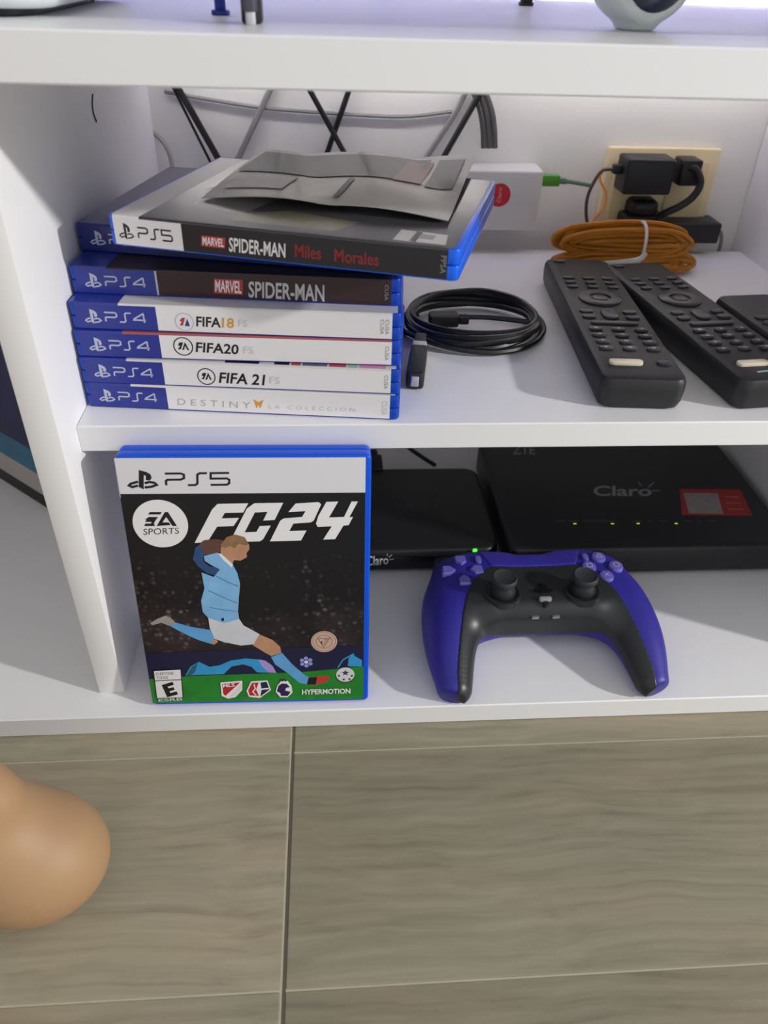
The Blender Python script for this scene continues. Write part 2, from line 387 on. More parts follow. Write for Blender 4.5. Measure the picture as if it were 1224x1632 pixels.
# ================================================================== GAME CASES
BLUE5 = mat('blue_case_plastic', '#0650d4', .3, spec=.3, coat=.08)
BLUE4 = mat('deep_blue_case_plastic', '#083fae', .3, spec=.3, coat=.08)
PAPER = mat('white_print', '#e6e3e6', .32); INK = mat('black_print', '#16151b', .3); NAVY = mat('navy_print', '#1d2766', .3)
HEAD4 = mat('blue_header_print', '#2a358f', .3); SILVER = mat('silver_print', '#b9bcd0', .3); GREYP = mat('grey_print', '#8e8d92', .35)
LGREY = mat('light_grey_print', '#c9c6c8', .35); MAROON = mat('maroon_print', '#331a20', .3); REDP = mat('red_print', '#b03a3c', .32)
GOLD = mat('gold_print', '#d59a3c', .35); PURP = mat('dark_violet_print', '#38204f', .32); PINKP = mat('pink_print', '#c77d9e', .34); GREENP = mat('pale_green_print', '#8fae7c', .34)
LEN, DEP = 171., 135.
def wrap(mb, x0, x1, m, o):
    q = [(1.0, CT+o), (.55, CT-.05+o*.8), (.15, CT-.5+o*.4), (-o, CT-1.0)]
    for (ya, za), (yb, zb) in zip(q[:-1], q[1:]): mb.add([(x0, ya, za), (x1, ya, za), (x1, yb, zb), (x0, yb, zb)], [(0, 1, 2, 3)], m)
def case(label, loc, rot, plastic, header, body, spine_body, digit, headw, spinew, word_m, sym_m, group='game cases in the stack on the shelf', marks=True):
    t, M = thing('game_case', label, 'game case', loc, rot, group)
    for nm, z0, z1 in (('tray', 0, 7.05), ('lid', 7.25, CT)):
        MB().rbox(0, LEN, 0, DEP, z0, z1, plastic, r=3.2, b=1.1, seg=4, bseg=2).build(nm, t)
    # paper insert: front sheet and spine strip
    mb = MB(); mb.add([(2.2, .9, CT+.04), (LEN-2.6, .9, CT+.04), (LEN-2.6, DEP-2.8, CT+.04), (2.2, DEP-2.8, CT+.04)], [(0, 1, 2, 3)], body)
    mb.add([(3.2, -.04, .9), (LEN-5.2, -.04, .9), (LEN-5.2, -.04, CT-.9), (3.2, -.04, CT-.9)], [(0, 1, 2, 3)], spine_body)
    wrap(mb, 3.2, LEN-5.2, body, .04); ins = mb.build('cover_insert', t, smooth=0)
    fr = Print(M, (0, 0, CT), (1, 0, 0), (0, 1, 0), (0, 0, 1)); fr.lay = 1
    sp = Print(M, (0, 0, CT), (1, 0, 0), (0, 0, -1), (0, -1, 0)); sp.lay = 1
    fr.rect(2.2, .9, headw, DEP-2.8, header); wrap(fr.mb, 3.2, headw, header, .12); fr.build('header_band', ins)
    sp.rect(3.2, .9, spinew, CT-.9, header); sp.build('spine_header', ins)
    if marks:
        w0, w1, y0, y1 = (18.3, 39.2, 7.8, 16.2) if digit == '4' else (15.6, 33.2, 5.6, 13.2)
        ps_symbol(sp, box4(y0, 3.2, y1, 11.2), sym_m); ps_word(sp, box4(w0, 4.8, w1, 9.7), digit, word_m, .8); sp.build('spine_wordmark', ins)
    return t, M, ins, fr, sp

STACK = [((0.9, 65.2), -6.0), ((0.9, 65.2), -5.4), ((0.9, 66.3), -4.3), ((0.9, 68.6), -5.1), ((0.9, 80.6), -5.9), ((0.9, 105.0), -12.1), ((28.3, 68.2), -17.1)]
def sloc(k): return (STACK[k][0][0], STACK[k][0][1], MH+.1+CT*k), rotz(STACK[k][1])
# bottom: white spine, gold chevron
l, r = sloc(0); t, M, ins, fr, sp = case('white-spined game case with a gold chevron, bottom of the stack on the shelf', l, r, BLUE4, HEAD4, mat('cover_cream', '#d8d5d2', .3), PAPER, '4', 26, 45, SILVER, SILVER)
sp.text('DESTINY', [sp.px(283, 635), sp.px(399, 641), sp.px(399, 651), sp.px(283, 645)], mat('faint_print', '#b0aba8', .35), 0, 1.6); sp.build('spine_title', ins)
sp.poly(sp.tr([(404, 636), (412, 641), (420, 637), (415, 651), (412, 645), (409, 651)]), GOLD); sp.build('chevron_mark', ins)
sp.text('LA COLECCION', [sp.px(428, 645), sp.px(566, 650), sp.px(566, 656), sp.px(428, 651)], LGREY, 0, 1.6); sp.build('spine_subtitle', ins)
sp.text('CUSA', [(164.5, 3), (164.5, 11.5), (161.5, 11.5), (161.5, 3)], LGREY); sp.build('spine_code', ins)
def ea_mark(sp, c, r, m):
    sp.ring(c, r, r*.12, m); sp.poly([(c[0]-r*.55, c[1]-r*.1), (c[0]-r*.35, c[1]-r*.45), (c[0]+.05*r, c[1]-r*.45), (c[0]-.3*r, c[1]+.35*r), (c[0]-.6*r, c[1]+.35*r), (c[0]-.3*r, c[1]-.05*r)], m)
    sp.poly([(c[0]-.15*r, c[1]+r*.4), (c[0]+.25*r, c[1]-.5*r), (c[0]+.6*r, c[1]+.4*r), (c[0]+.4*r, c[1]+.4*r), (c[0]+.22*r, c[1]-.1*r), (c[0]+.05*r, c[1]+.4*r)], m)
def code(sp, n=2):
    for k in range(n): sp.text('CUSA', [(164.3-k*2.6, 3.2), (164.3-k*2.6, 11.2), (162.4-k*2.6, 11.2), (162.4-k*2.6, 3.2)], GREYP)
# second: FIFA 21
l, r = sloc(1); t, M, ins, fr, sp = case('white-spined game case marked 21, directly on top of the bottom case', l, r, BLUE4, HEAD4, mat('cover_pale', '#c9c6c4', .3), PAPER, '4', 26, 45, SILVER, SILVER)
a = sp.px(329, 600); ea_mark(sp, a, 4.6, INK); sp.build('spine_roundel', ins); sp.text('FIFA 21', [sp.px(351, 593), sp.px(423, 597), sp.px(421, 614), sp.px(349, 610)], INK, .02)
sp.build('spine_title', ins); sp.text('FS', [sp.px(430, 600), sp.px(446, 601), sp.px(446, 612), sp.px(430, 611)], LGREY); sp.build('spine_subtitle', ins); code(sp, 1); sp.build('spine_code', ins)
for a0, a1, m_ in ((78, 96, INK), (97, 103, LGREY), (104, 112, INK), (113, 118, REDP), (119, 132, mat('slate_print', '#5a5d6c', .34)), (133, 142, REDP), (143, 148, GREENP), (149, 163, PINKP)): fr.rect(a0, .9, a1, 90, m_)
fr.build('cover_art', ins)
# third: FIFA 20
l, r = sloc(2); t, M, ins, fr, sp = case('white-spined game case marked 20 with a red cover edge, mid stack', l, r, BLUE4, HEAD4, mat('cover_brick', '#a05254', .32), PAPER, '4', 26, 45, SILVER, SILVER)
a = sp.px(292, 552); ea_mark(sp, a, 4.9, INK); sp.build('spine_roundel', ins); sp.text('FIFA20', [sp.px(313, 545), sp.px(381, 549), sp.px(380, 565), sp.px(312, 561)], INK, .02)
sp.build('spine_title', ins); sp.text('FS', [sp.px(388, 552), sp.px(404, 553), sp.px(404, 564), sp.px(388, 563)], LGREY); sp.build('spine_subtitle', ins); code(sp, 1); sp.build('spine_code', ins)
# fourth: FIFA 18
l, r = sloc(3); t, M, ins, fr, sp = case('white-spined game case with gold numerals 18, under the maroon-spined case', l, r, BLUE4, HEAD4, mat('cover_cream', '#d8d5d2', .3), PAPER, '4', 26, 45, SILVER, SILVER)
a = sp.px(294, 513); sp.ring(a, 4.7, .5, SILVER); sp.poly([(a[0]-2.4, a[1]-.6), (a[0]-1, a[1]-2.2), (a[0]+.6, a[1]-2.2), (a[0]-1, a[1]+2), (a[0]-2.6, a[1]+2), (a[0]-1.4, a[1])], REDP)
sp.poly([(a[0], a[1]+2.2), (a[0]+1.6, a[1]-2), (a[0]+2.6, a[1]+2.2)], HEAD4); sp.build('spine_roundel', ins)
sp.text('FIFA', [sp.px(313, 504), sp.px(352, 506), sp.px(352, 522), sp.px(313, 520)], INK, .02); sp.build('spine_title', ins); sp.text('18', [sp.px(354, 506), sp.px(373, 507), sp.px(373, 523), sp.px(354, 522)], GOLD, .02)
sp.build('spine_title', ins); sp.text('FS', [sp.px(380, 509), sp.px(394, 510), sp.px(394, 521), sp.px(380, 520)], LGREY); sp.build('spine_subtitle', ins); code(sp, 2); sp.build('spine_code', ins)
# fifth: maroon spine
l, r = sloc(4); t, M, ins, fr, sp = case('maroon-spined game case with a blue header, above the white spines', l, r, BLUE4, HEAD4, mat('cover_black_red', '#241519', .3), MAROON, '4', 20, 45, SILVER, SILVER)
sp.poly(sp.tr([(341, 444), (387, 446), (387, 470), (341, 467)]), REDP); sp.build('red_mark', ins); sp.text('MARVEL', sp.tr([(343, 446), (385, 448), (385, 468), (343, 465)]), PAPER, .02); sp.build('studio_lettering', ins)
sp.rect(44.6, .9, 45.6, CT-.9, SILVER); sp.build('divider_line', ins)
sp.text('SPIDER-MAN', sp.tr([(396, 448), (517, 454), (517, 481), (396, 474)]), LGREY, .02); sp.build('spine_subtitle', ins); code(sp, 1); sp.build('spine_code', ins)
# sixth: mostly hidden dark case
l, r = sloc(5); t, M, ins, fr, sp = case('dark blue game case mostly hidden beneath the topmost black case', l, r, mat('dark_blue_case_plastic', '#0a2f92', .3, coat=.3), mat('dark_header_print', '#28306f', .3), mat('cover_dusk', '#33343f', .22), mat('spine_dusk', '#2a2f52', .3), '4', 26, 45, SILVER, SILVER)
# seventh: black spine with white header
l, r = sloc(6); t, M, ins, fr, sp = case('black-spined game case with white header lying skewed on top of the stack', l, r, mat('bright_blue_case_plastic', '#0c62ea', .28, spec=.35, coat=.1), PAPER, mat('cover_soot', '#3b3a40', .16), mat('spine_black', '#1d1a20', .3), '5', 17, 38.5, INK, INK)
sp.poly(sp.tr([(321, 375), (359, 379), (359, 396), (321, 392)]), REDP); sp.build('red_mark', ins); sp.text('MARVEL', sp.tr([(323, 377), (357, 381), (357, 394), (323, 390)]), PAPER, .02); sp.build('studio_lettering', ins)
sp.text('SPIDER-MAN', sp.tr([(365, 378), (455, 388), (455, 411), (365, 401)]), PAPER, .02)
sp.build('spine_title', ins); sp.text('Miles', sp.tr([(470, 389), (512, 393), (512, 414), (470, 410)]), mat('dark_red_print', '#86202a', .3), .02); sp.build('spine_subtitle', ins); sp.text('Morales', sp.tr([(533, 396), (604, 404), (604, 424), (533, 417)]), mat('dark_red_print'), .02)
sp.build('spine_subtitle', ins); sp.text('PPSA', [(165.2, 3.2), (165.2, 11.2), (162.6, 11.2), (162.6, 3.2)], GREYP); sp.build('spine_code', ins)
fr.rect(17.5, 1.5, 168, 128, mat('cover_sheen', '#4a494f', .18)); fr.poly([(60, 10), (110, 8), (118, 26), (80, 34), (58, 22)], mat('cover_olive', '#6e6a55', .2)); fr.poly([(30, 30), (60, 20), (70, 60), (40, 90), (24, 60)], mat('cover_glare', '#77767a', .2)); fr.build('cover_art', ins)  # dark art with its grey reflection painted in as lighter patches
fr.poly(fr.tr([(640, 366), (714, 375), (710, 391), (626, 382)]), LGREY)
fr.poly(fr.tr([(665, 369), (675, 371), (662, 386), (652, 384)]), mat('cover_soot')); fr.poly(fr.tr([(672, 373), (695, 376), (690, 383), (666, 380)]), GREYP); fr.build('rating_label', ins)

# glossy leaflet lying on top
zt7 = MH+CT*7+.3
P0, P1, P2, P3 = atZ(322, 318, zt7), atZ(425, 256, zt7), atZ(757, 262, zt7), atZ(714, 357, zt7)
c0 = (P0+P1+P2+P3)/4
lf, lM = thing('glossy_leaflet', 'thin wavy grey and black glossy leaflet on top of the stack', 'leaflet', (c0[0], c0[1], zt7))
def leaf(u, v):
    p = (1-v)*((1-u)*P0+u*P3)+v*((1-u)*P1+u*P2); z = 1.0+2.4*math.sin(u*3.1)**2*(1-v)+2.2*abs(math.sin(u*6.0+v*2))+3.5*v*(1-u*.5)
    return np.array([p[0]-c0[0], p[1]-c0[1], z])
def leafpatch(name, u0, u1, v0, v1, m, off, parent, n=22, th=.35):
    mb = MB(); g = [[leaf(u0+(u1-u0)*i/n, v0+(v1-v0)*j/n)+[0, 0, off] for j in range(n+1)] for i in range(n+1)]
    V = [p for r in g for p in r]; K = len(V); V2 = V+[p-[0, 0, th] for p in V]; f = []
    q = lambda i, j: i*(n+1)+j
    for i in range(n):
        for j in range(n): f += [(q(i, j), q(i+1, j), q(i+1, j+1), q(i, j+1)), (K+q(i, j), K+q(i, j+1), K+q(i+1, j+1), K+q(i+1, j))]
    for i in range(n):
        f += [(q(i, 0), K+q(i, 0), K+q(i+1, 0), q(i+1, 0)), (q(i, n), q(i+1, n), K+q(i+1, n), K+q(i, n)), (q(0, i), q(0, i+1), K+q(0, i+1), K+q(0, i)), (q(n, i), K+q(n, i), K+q(n, i+1), q(n, i+1))]
    mb.add(V2, f, m); return mb.build(name, parent, smooth=60)
sheet = leafpatch('sheet', 0, 1, 0, 1, mat('leaflet_grey', '#b9b5b1', .42, coat=.15, var=.25, vscale=25), 0, lf)
leafpatch('dark_print', .02, .80, .46, .92, mat('leaflet_dark', '#303038', .45, coat=.1, var=.3, vscale=40), .45, sheet, th=.06)
leafpatch('red_print', .70, .82, .44, .86, mat('leaflet_red', '#8a5650', .45, coat=.1, var=.2, vscale=40), .5, sheet, th=.06)
leafpatch('black_print', .84, .96, .42, .9, mat('leaflet_slate', '#4a4a55', .45, coat=.1, var=.3, vscale=90), .5, sheet, th=.06)
leafpatch('pale_print', .05, .3, .14, .4, mat('leaflet_pale', '#bdb9b5', .45, coat=.1, var=.3, vscale=60), .5, sheet, th=.06)
leafpatch('line_print', .52, .545, .1, .42, mat('leaflet_dark'), .55, sheet, th=.06)

# ---------------------------------------------- upright case with the footballer print
CA, LEAN = R_(-.75), R_(7.93)
ex = np.array([math.cos(CA), math.sin(CA), 0]); bk = np.array([-math.sin(CA), math.cos(CA), 0])
up = bk*math.sin(LEAN)+np.array([0, 0, math.cos(LEAN)]); nb = bk*math.cos(LEAN)-np.array([0, 0, math.sin(LEAN)])
Rm_ = np.stack([-up, ex, -nb], 1)
org = np.array([20.07, 6.38, CT*math.sin(LEAN)+.15])+up*LEN+nb*CT      # local origin: top, spine side, back
fc, fM = thing('game_case', 'upright blue game case with a footballer cover leaning against the shelf edge', 'game case', org, Rm_)
for nm, z0, z1 in (('tray', 0, 7.05), ('lid', 7.25, CT)):
    MB().rbox(0, LEN, 0, DEP, z0, z1, BLUE5, r=3.6, b=1.3, seg=5, bseg=3).build(nm, fc)
CROWD = speck_mat('crowd_print', '#0c0c14', '#30262a', '#8f8688', 300)
mb = MB(); mb.add([(1.6, .7, CT+.04), (LEN-2.0, .7, CT+.04), (LEN-2.0, DEP-3.2, CT+.04), (1.6, DEP-3.2, CT+.04)], [(0, 1, 2, 3)], CROWD)
mb.add([(3.2, -.04, .9), (LEN-4, -.04, .9), (LEN-4, -.04, CT-.9), (3.2, -.04, CT-.9)], [(0, 1, 2, 3)], PAPER)
wrap(mb, 1.6, 25, mat('cover_white', '#dcdae0', .32), .04); wrap(mb, 25, 150, mat('cover_black', '#0c0c14', .32), .04); wrap(mb, 150, LEN-2, mat('grass_print', '#1f7f2a', .34, var=.35, vscale=120), .04); ins = mb.build('cover_insert', fc, smooth=0)
pr = Print(fM, (0, 0, CT), (0, 1, 0), (1, 0, 0), (0, 0, 1)); pr.lay = 1      # a: across, b: down
A_ = lambda pts: pr.tr(pts, (170, 690), 2.782)
B_ = lambda pts: pr.tr(pts, (200, 840), 2.985)
e1, e2 = .7, DEP-3.2
hy = pr.px(400, 786)[1]
pr.rect(e1, 1.6, e2, hy, mat('cover_white', '#dcdae0', .32)); pr.build('header_band', ins)
ty_ = pr.px(400, 850)[1]
pr.rect(e1, hy, e2, ty_, mat('cover_black', '#0c0c14', .32)); pr.build('title_band', ins)
LG = mat('logo_black', '#14141f', .3)
ps_symbol(pr, A_([(95, 164), (226, 164), (226, 250), (95, 250)]), LG); pr.build('maker_symbol', ins)
ps_word(pr, A_([(258, 180), (545, 177), (543, 229), (262, 232)]), '5', LG, 1.25); pr.build('platform_wordmark', ins)
WP = mat('cover_letter_white', '#e8e6e8', .32)
cl, cr2 = A_([(116, 404), (361, 402)]); cc = ((cl[0]+cr2[0])/2, (cl[1]+cr2[1])/2); pr.disc(cc, (cr2[0]-cl[0])/2, WP, 40)
pr.poly(A_([(192, 350), (245, 350), (238, 361), (184, 361)]), LG); pr.poly(A_([(188, 372), (228, 372), (220, 383), (168, 383)]), LG); pr.poly(A_([(178, 383), (220, 383), (210, 399), (214, 412), (166, 412), (172, 401), (196, 401), (200, 394), (170, 394)]), LG)
pr.poly(A_([(258, 350), (272, 350), (312, 412), (292, 412), (264, 372), (248, 396), (276, 396), (284, 408), (222, 412)]), LG)
pr.text('SPORTS', A_([(163, 424), (321, 419), (321, 446), (163, 452)]), LG, .0); pr.build('publisher_roundel', ins)
pr.poly(A_([(492, 314), (628, 311), (606, 352), (524, 354), (510, 378), (587, 376), (563, 412), (490, 415), (447, 483), (390, 487), (468, 338)]), WP)
pr.poly(A_([(655, 311), (783, 309), (745, 385), (694, 388), (713, 349), (657, 352), (612, 440), (664, 438), (679, 412), (728, 410), (694, 470), (680, 480), (556, 483), (560, 455), (622, 334)]), WP)
pr.poly(A_([(838, 312), (940, 306), (951, 316), (918, 388), (904, 396), (828, 401), (810, 434), (886, 432), (862, 476), (724, 480), (770, 388), (786, 378), (866, 372), (882, 346), (806, 350)]), WP)
pr.poly(A_([(974, 305), (1027, 303), (986, 374), (1052, 372), (1062, 352), (1086, 303), (1114, 303), (1076, 373), (1092, 372), (1073, 408), (1050, 410), (1013, 470), (960, 472), (998, 413), (936, 416), (928, 402), (938, 368)]), WP); pr.build('title_lettering', ins)
# grass, banner swooshes
GR = mat('grass_print', '#1f7f2a', .34, var=.35, vscale=120); CY = mat('cyan_print', '#2f93cc', .34, var=.15, vscale=90); NV = mat('deep_navy_print', '#17173a', .34); LIL = mat('lilac_print', '#a68fd0', .34)
g0 = B_([(100, 600), (1128, 560), (1128, 670), (830, 695), (100, 722)]); pr.poly([(e1, g0[0][1]), (e2, g0[1][1]), (e2, g0[2][1]), g0[3], (e1, g0[4][1])], NV); pr.build('hoarding_print', ins)
g1 = B_([(100, 723), (300, 708), (830, 690), (1128, 662)]); pr.poly([(e1, g1[0][1]), g1[1], g1[2], (e2, g1[3][1]), (e2, LEN-2.0), (e1, LEN-2.0)], GR); pr.build('grass_print', ins)
pr.poly(B_([(285, 705), (310, 662), (350, 640), (400, 664), (450, 656), (500, 634), (570, 624), (650, 630), (690, 650), (718, 692), (626, 690), (600, 664), (560, 652), (505, 662), (468, 698)]), CY)
pr.poly(B_([(632, 630), (665, 634), (700, 660), (718, 692), (680, 690), (650, 662)]), LIL); pr.poly(B_([(290, 705), (316, 664), (345, 645), (330, 690), (310, 705)]), mat('teal_print', '#206070', .34)); pr.build('banner_print', ins)
pr.poly(B_([(1058, 660), (1062, 622), (1084, 598), (1090, 612), (1125, 632), (1125, 662), (1075, 662)]), CY); pr.stroke(B_([(1010, 668), (1035, 630), (1084, 602)]), .8, CY); pr.build('banner_print', ins)
# generic footballer
SK = mat('skin_print', '#b98a6c', .34, var=.2, vscale=120); SKD = mat('shaded_skin_print', '#5d4038', .34, var=.3, vscale=160); SH = mat('sky_shirt_print', '#7db2de', .34, var=.22, vscale=85); SHD = mat('sleeve_print', '#274a78', .34, var=.3, vscale=110)
HR = mat('hair_print', '#8d6c4c', .34, var=.25, vscale=250); WS = mat('shorts_print', '#c9cbd3', .34, var=.12, vscale=90); SO = mat('sock_print', '#5e9fd4', .34, var=.2, vscale=110)
pr.poly(B_([(214, 470), (240, 453), (310, 473), (402, 488), (424, 530), (412, 556), (350, 537), (305, 518), (250, 490)]), SO); pr.poly(B_([(404, 540), (432, 532), (440, 545), (420, 560)]), SK)
pr.poly(B_([(118, 456), (150, 436), (190, 420), (214, 428), (240, 456), (214, 470), (170, 454), (128, 466)]), mat('boot_pale_print', '#97948f', .34, var=.3, vscale=200))
pr.poly(B_([(635, 508), (700, 536), (736, 568), (742, 598), (694, 612), (664, 596), (605, 560)]), SK)
pr.poly(B_([(692, 616), (746, 598), (790, 648), (850, 700), (880, 716), (868, 748), (828, 740), (770, 692), (712, 652)]), SO)
pr.poly(B_([(872, 714), (930, 708), (972, 708), (962, 734), (900, 750), (862, 748)]), mat('boot_red_print', '#c0353a', .34)); pr.poly(B_([(872, 714), (912, 712), (905, 748), (862, 748)]), INK)
pr.poly(B_([(394, 428), (470, 452), (540, 434), (562, 466), (638, 508), (610, 556), (550, 562), (470, 546), (424, 530), (402, 482)]), WS)
pr.poly(B_([(346, 86), (372, 62), (430, 54), (486, 66), (474, 108), (424, 124), (376, 132), (352, 120)]), SKD)
pr.poly(B_([(332, 96), (352, 84), (372, 118), (370, 160), (400, 186), (452, 190), (446, 232), (388, 218), (346, 186), (322, 152)]), SHD)
pr.poly(B_([(455, 96), (482, 46), (522, 34), (566, 46), (588, 80), (590, 104), (576, 122), (578, 142), (548, 158), (516, 156), (508, 178), (452, 128)]), SK)
pr.poly(B_([(452, 84), (482, 46), (522, 34), (566, 46), (588, 80), (574, 86), (538, 78), (520, 100), (498, 88), (470, 100)]), HR)
pr.poly(B_([(373, 136), (440, 120), (470, 142), (512, 180), (532, 216), (546, 270), (540, 330), (536, 400), (541, 436), (470, 456), (394, 430), (368, 402), (360, 350), (376, 290), (362, 214), (420, 236), (450, 200), (410, 180), (378, 160)]), SH)
pr.poly(B_([(440, 122), (456, 126), (512, 176), (506, 190), (468, 158)]), PAPER); pr.poly(B_([(455, 432), (468, 430), (470, 444), (458, 446)]), INK)
pr.stroke(B_([(430, 230), (490, 262), (538, 280)]), .35, SHD); pr.stroke(B_([(395, 300), (460, 330), (530, 360)]), .35, SHD); pr.stroke(B_([(400, 380), (450, 390), (530, 400)]), .3, SHD); pr.build('player_print', ins)
# star ball, coin, football
c = B_([(860, 640)])[0]; VI = mat('violet_star_print', '#8d8fd6', .34)
for k in range(6): pr.disc((c[0]+2.9*math.cos(k*1.047+.5), c[1]+2.9*math.sin(k*1.047+.5)), 1.35, VI, 10)
pr.disc(c, 1.3, mat('pale_star_print', '#d5d4f2', .34), 10); pr.build('star_ball_print', ins)
c = B_([(945, 543)])[0]; CO = mat('coin_print', '#c6a596', .3); COD = mat('coin_shade_print', '#8a6a60', .3)
pr.disc(c, 7.9, CO, 36); pr.ring(c, 6.9, .3, COD, 36); pr.ring(c, 4.9, .4, COD, 36); pr.stroke([(c[0]-3.6, c[1]-2.4), (c[0]+3.6, c[1]-2.6), (c[0]-.4, c[1]+4.2)], .5, COD, True); pr.poly([(c[0]-2.4, c[1]+.4), (c[0]-1, c[1]-.6), (c[0]-1.2, c[1]+1.8)], INK); pr.stroke([(c[0]-.6, c[1]+2.6), (c[0]+1.9, c[1]-1.6), (c[0]-.2, c[1]-1.4)], .5, COD); pr.build('coin_emblem', ins)
c = B_([(1046, 702)])[0]; pr.disc((c[0], c[1]+.6), 5.9, mat('ball_shade_print', '#3c4a44', .34)); pr.disc((c[0], c[1]-.4), 5.7, mat('ball_print', '#cfcfcd', .34))
def star(cx, cy, r, a0=0): return [(cx+(r if k % 2 == 0 else r*.45)*math.cos(a0+k*math.pi/5), cy+(r if k % 2 == 0 else r*.45)*math.sin(a0+k*math.pi/5)) for k in range(10)]
pr.poly(star(c[0], c[1]-1.8, 2.5, -1.57), mat('ball_star_print', '#2f4068', .34))
for dx, dy in ((-4, .4), (4, .6), (-1, 3.4), (2.6, 3.2)): pr.poly(star(c[0]+dx, c[1]+dy, 1.1, .3), INK)
pr.build('football_print', ins)
# rating box
q = B_([(134, 681), (264, 674), (274, 808), (150, 812)]); pr.poly(q, PAPER); Q2 = lambda u0, v0, u1, v1: [pr.quadmap(q, u, v) for u, v in ((u0, v0), (u1, v0), (u1, v1), (u0, v1))]
pr.stroke(q, .5, INK, True); pr.stroke([pr.quadmap(q, 0, .36), pr.quadmap(q, 1, .36)], .6, INK)
pr.text('EVERYONE', Q2(.08, .07, .72, .17), INK); pr.text('TODOS', Q2(.08, .21, .5, .31), INK)
pr.poly([pr.quadmap(q, u, v) for u, v in ((.24, .52), (.66, .42), (.70, .53), (.46, .59), (.48, .65), (.68, .61), (.71, .71), (.51, .76), (.53, .82), (.78, .77), (.82, .88), (.40, .97))], INK)
pr.text('ESRB', B_([(158, 814), (272, 808), (272, 822), (158, 828)]), LGREY, .02); pr.build('rating_box', ins)
# three badges
pr.poly(B_([(452, 736), (556, 728), (556, 772), (524, 806), (488, 813), (458, 800)]), WP); pr.poly(B_([(460, 743), (546, 736), (476, 800), (466, 790)]), mat('badge_red_print', '#b5202f', .34)); pr.text('MLS', B_([(464, 744), (520, 740), (520, 756), (464, 760)]), WP, .02); pr.poly(B_([(552, 742), (550, 770), (522, 800), (492, 806)]), mat('badge_white_print', '#d8d8da', .34)); pr.build('shield_badge', ins)
pr.poly(B_([(576, 776), (598, 731), (676, 726), (693, 772), (640, 810), (588, 804)]), WP); pr.poly(B_([(584, 774), (602, 738), (634, 736), (622, 770), (636, 800), (592, 798)]), mat('badge_red_print')); pr.poly(B_([(642, 736), (672, 732), (686, 770), (642, 803), (648, 770)]), mat('badge_navy_print', '#1a2148', .34)); pr.stroke(B_([(612, 744), (618, 766), (606, 780), (622, 797)]), .7, WP); pr.stroke(B_([(648, 768), (682, 764)]), 1.1, WP); pr.build('pentagon_badge', ins)
pr.poly(B_([(715, 780), (722, 752), (740, 730), (772, 728), (790, 752), (795, 784), (772, 806), (736, 806)]), WP); pr.poly(B_([(720, 778), (728, 752), (744, 740), (768, 742), (782, 758), (764, 762), (760, 774), (786, 780), (772, 800), (740, 800), (736, 786)]), mat('lion_violet_print', '#2a1850', .34)); pr.stroke(B_([(735, 732), (740, 722), (748, 730), (754, 720), (762, 730), (768, 724)]), .6, PURP); pr.build('lion_badge', ins)
pr.text('HYPERMOTION', B_([(840, 769), (1070, 764), (1070, 788), (840, 794)]), WP, .025); pr.build('technology_lettering', ins)

# ================================================================== GAME CONTROLLER
VIO = mat('violet_blue_plastic', '#2b2590', .45, bump=.05, bscale=1500); BLK = mat('black_satin_plastic', '#26282b', .38, bump=.08, bscale=1800); BLK2 = mat('black_rubber', '#1b1c20', .55)
TILT = R_(2.1); RX = np.array([[1, 0, 0], [0, math.cos(TILT), -math.sin(TILT)], [0, math.sin(TILT), math.cos(TILT)]])
gc, gM = thing('game_controller', 'violet-blue wireless game controller with black centre and two thumbsticks', 'game controller', (274.5, 61.6, 41.6), rotz(.3)@RX)
GRIP = [(v[:3], v[3]) for v in spline([(47, 22, -23, 26.5), (56, 6, -22.5, 23.2), (61.5, -12, -23, 19.6), (64.5, -31, -25.5, 15.8), (65, -55, -31.0, 11.0)], 8)]
def body(X, Y, Z):
    U = np.abs(X)
    q = [np.abs(X)-44+12, np.abs(Y-13)-30+12, np.abs(Z+17)-17+12]
    d = np.sqrt(sum(np.maximum(a, 0)**2 for a in q))+np.minimum(np.maximum(np.maximum(q[0], q[1]), q[2]), 0)-12
    for (pa, ra), (pb, rb) in zip(GRIP[:-1], GRIP[1:]):
        c_ = cone(U, Y, Z, pa, pb, ra, rb); g = c_ if pa is GRIP[0][0] else np.minimum(g, c_)
    g = np.maximum(g, (U-65)*.30+(-Y-57)*.93-(Z+31)*.2-5.0)
    d = smin(d, g, 18)
    bump_ = cone(U, Y, Z, (22, 37, -14), (56, 36, -17), 12, 11); d = smin(d, bump_, 6)
    d = -smin(-d, -(Z-.6+.006*np.maximum(U-58, 0)**2+.0042*np.maximum(-Y-4, 0)**2+.004*np.maximum(Y-30, 0)**2), 3)       # nearly flat face
    return d
def bline(Y):
    return np.interp(Y, [-70, -55, -45, -30, -15, 0, 10, 18, 24, 50], [64, 63.5, 62, 59, 55.5, 50.5, 45.5, 38.5, 30, 30])
def panel_region(X, Y, Z):
    U = np.abs(X); return np.maximum(U-bline(Y), np.maximum(Y-23.5, -(Z+20+5*np.clip((40-U)/14, 0, 1)+.35*np.maximum(-Y-18, 0))))
sdf_obj('shell', body, (-88, -70, -50), (88, 60, 12), 1.15, VIO, gc, 6)
sdf_obj('centre_panel', lambda X, Y, Z: np.maximum(np.maximum(body(X, Y, Z)-.9, panel_region(X, Y, Z)), -(body(X, Y, Z)+3)), (-66, -70, -50), (66, 30, 8), .75, BLK, gc, 3)
def tpad(X, Y, Z):
    U = np.abs(X); w = 30+(Y-24)*.42
    return np.maximum(np.maximum(body(X, Y, Z)-.7, np.maximum(U-w, np.maximum(24.5-Y, Y-41))), -(body(X, Y, Z)+3))
sdf_obj('touchpad', tpad, (-46, 20, -22), (46, 50, 8), .8, mat('violet_blue_touchpad', '#352d9a', .4), gc, 2)
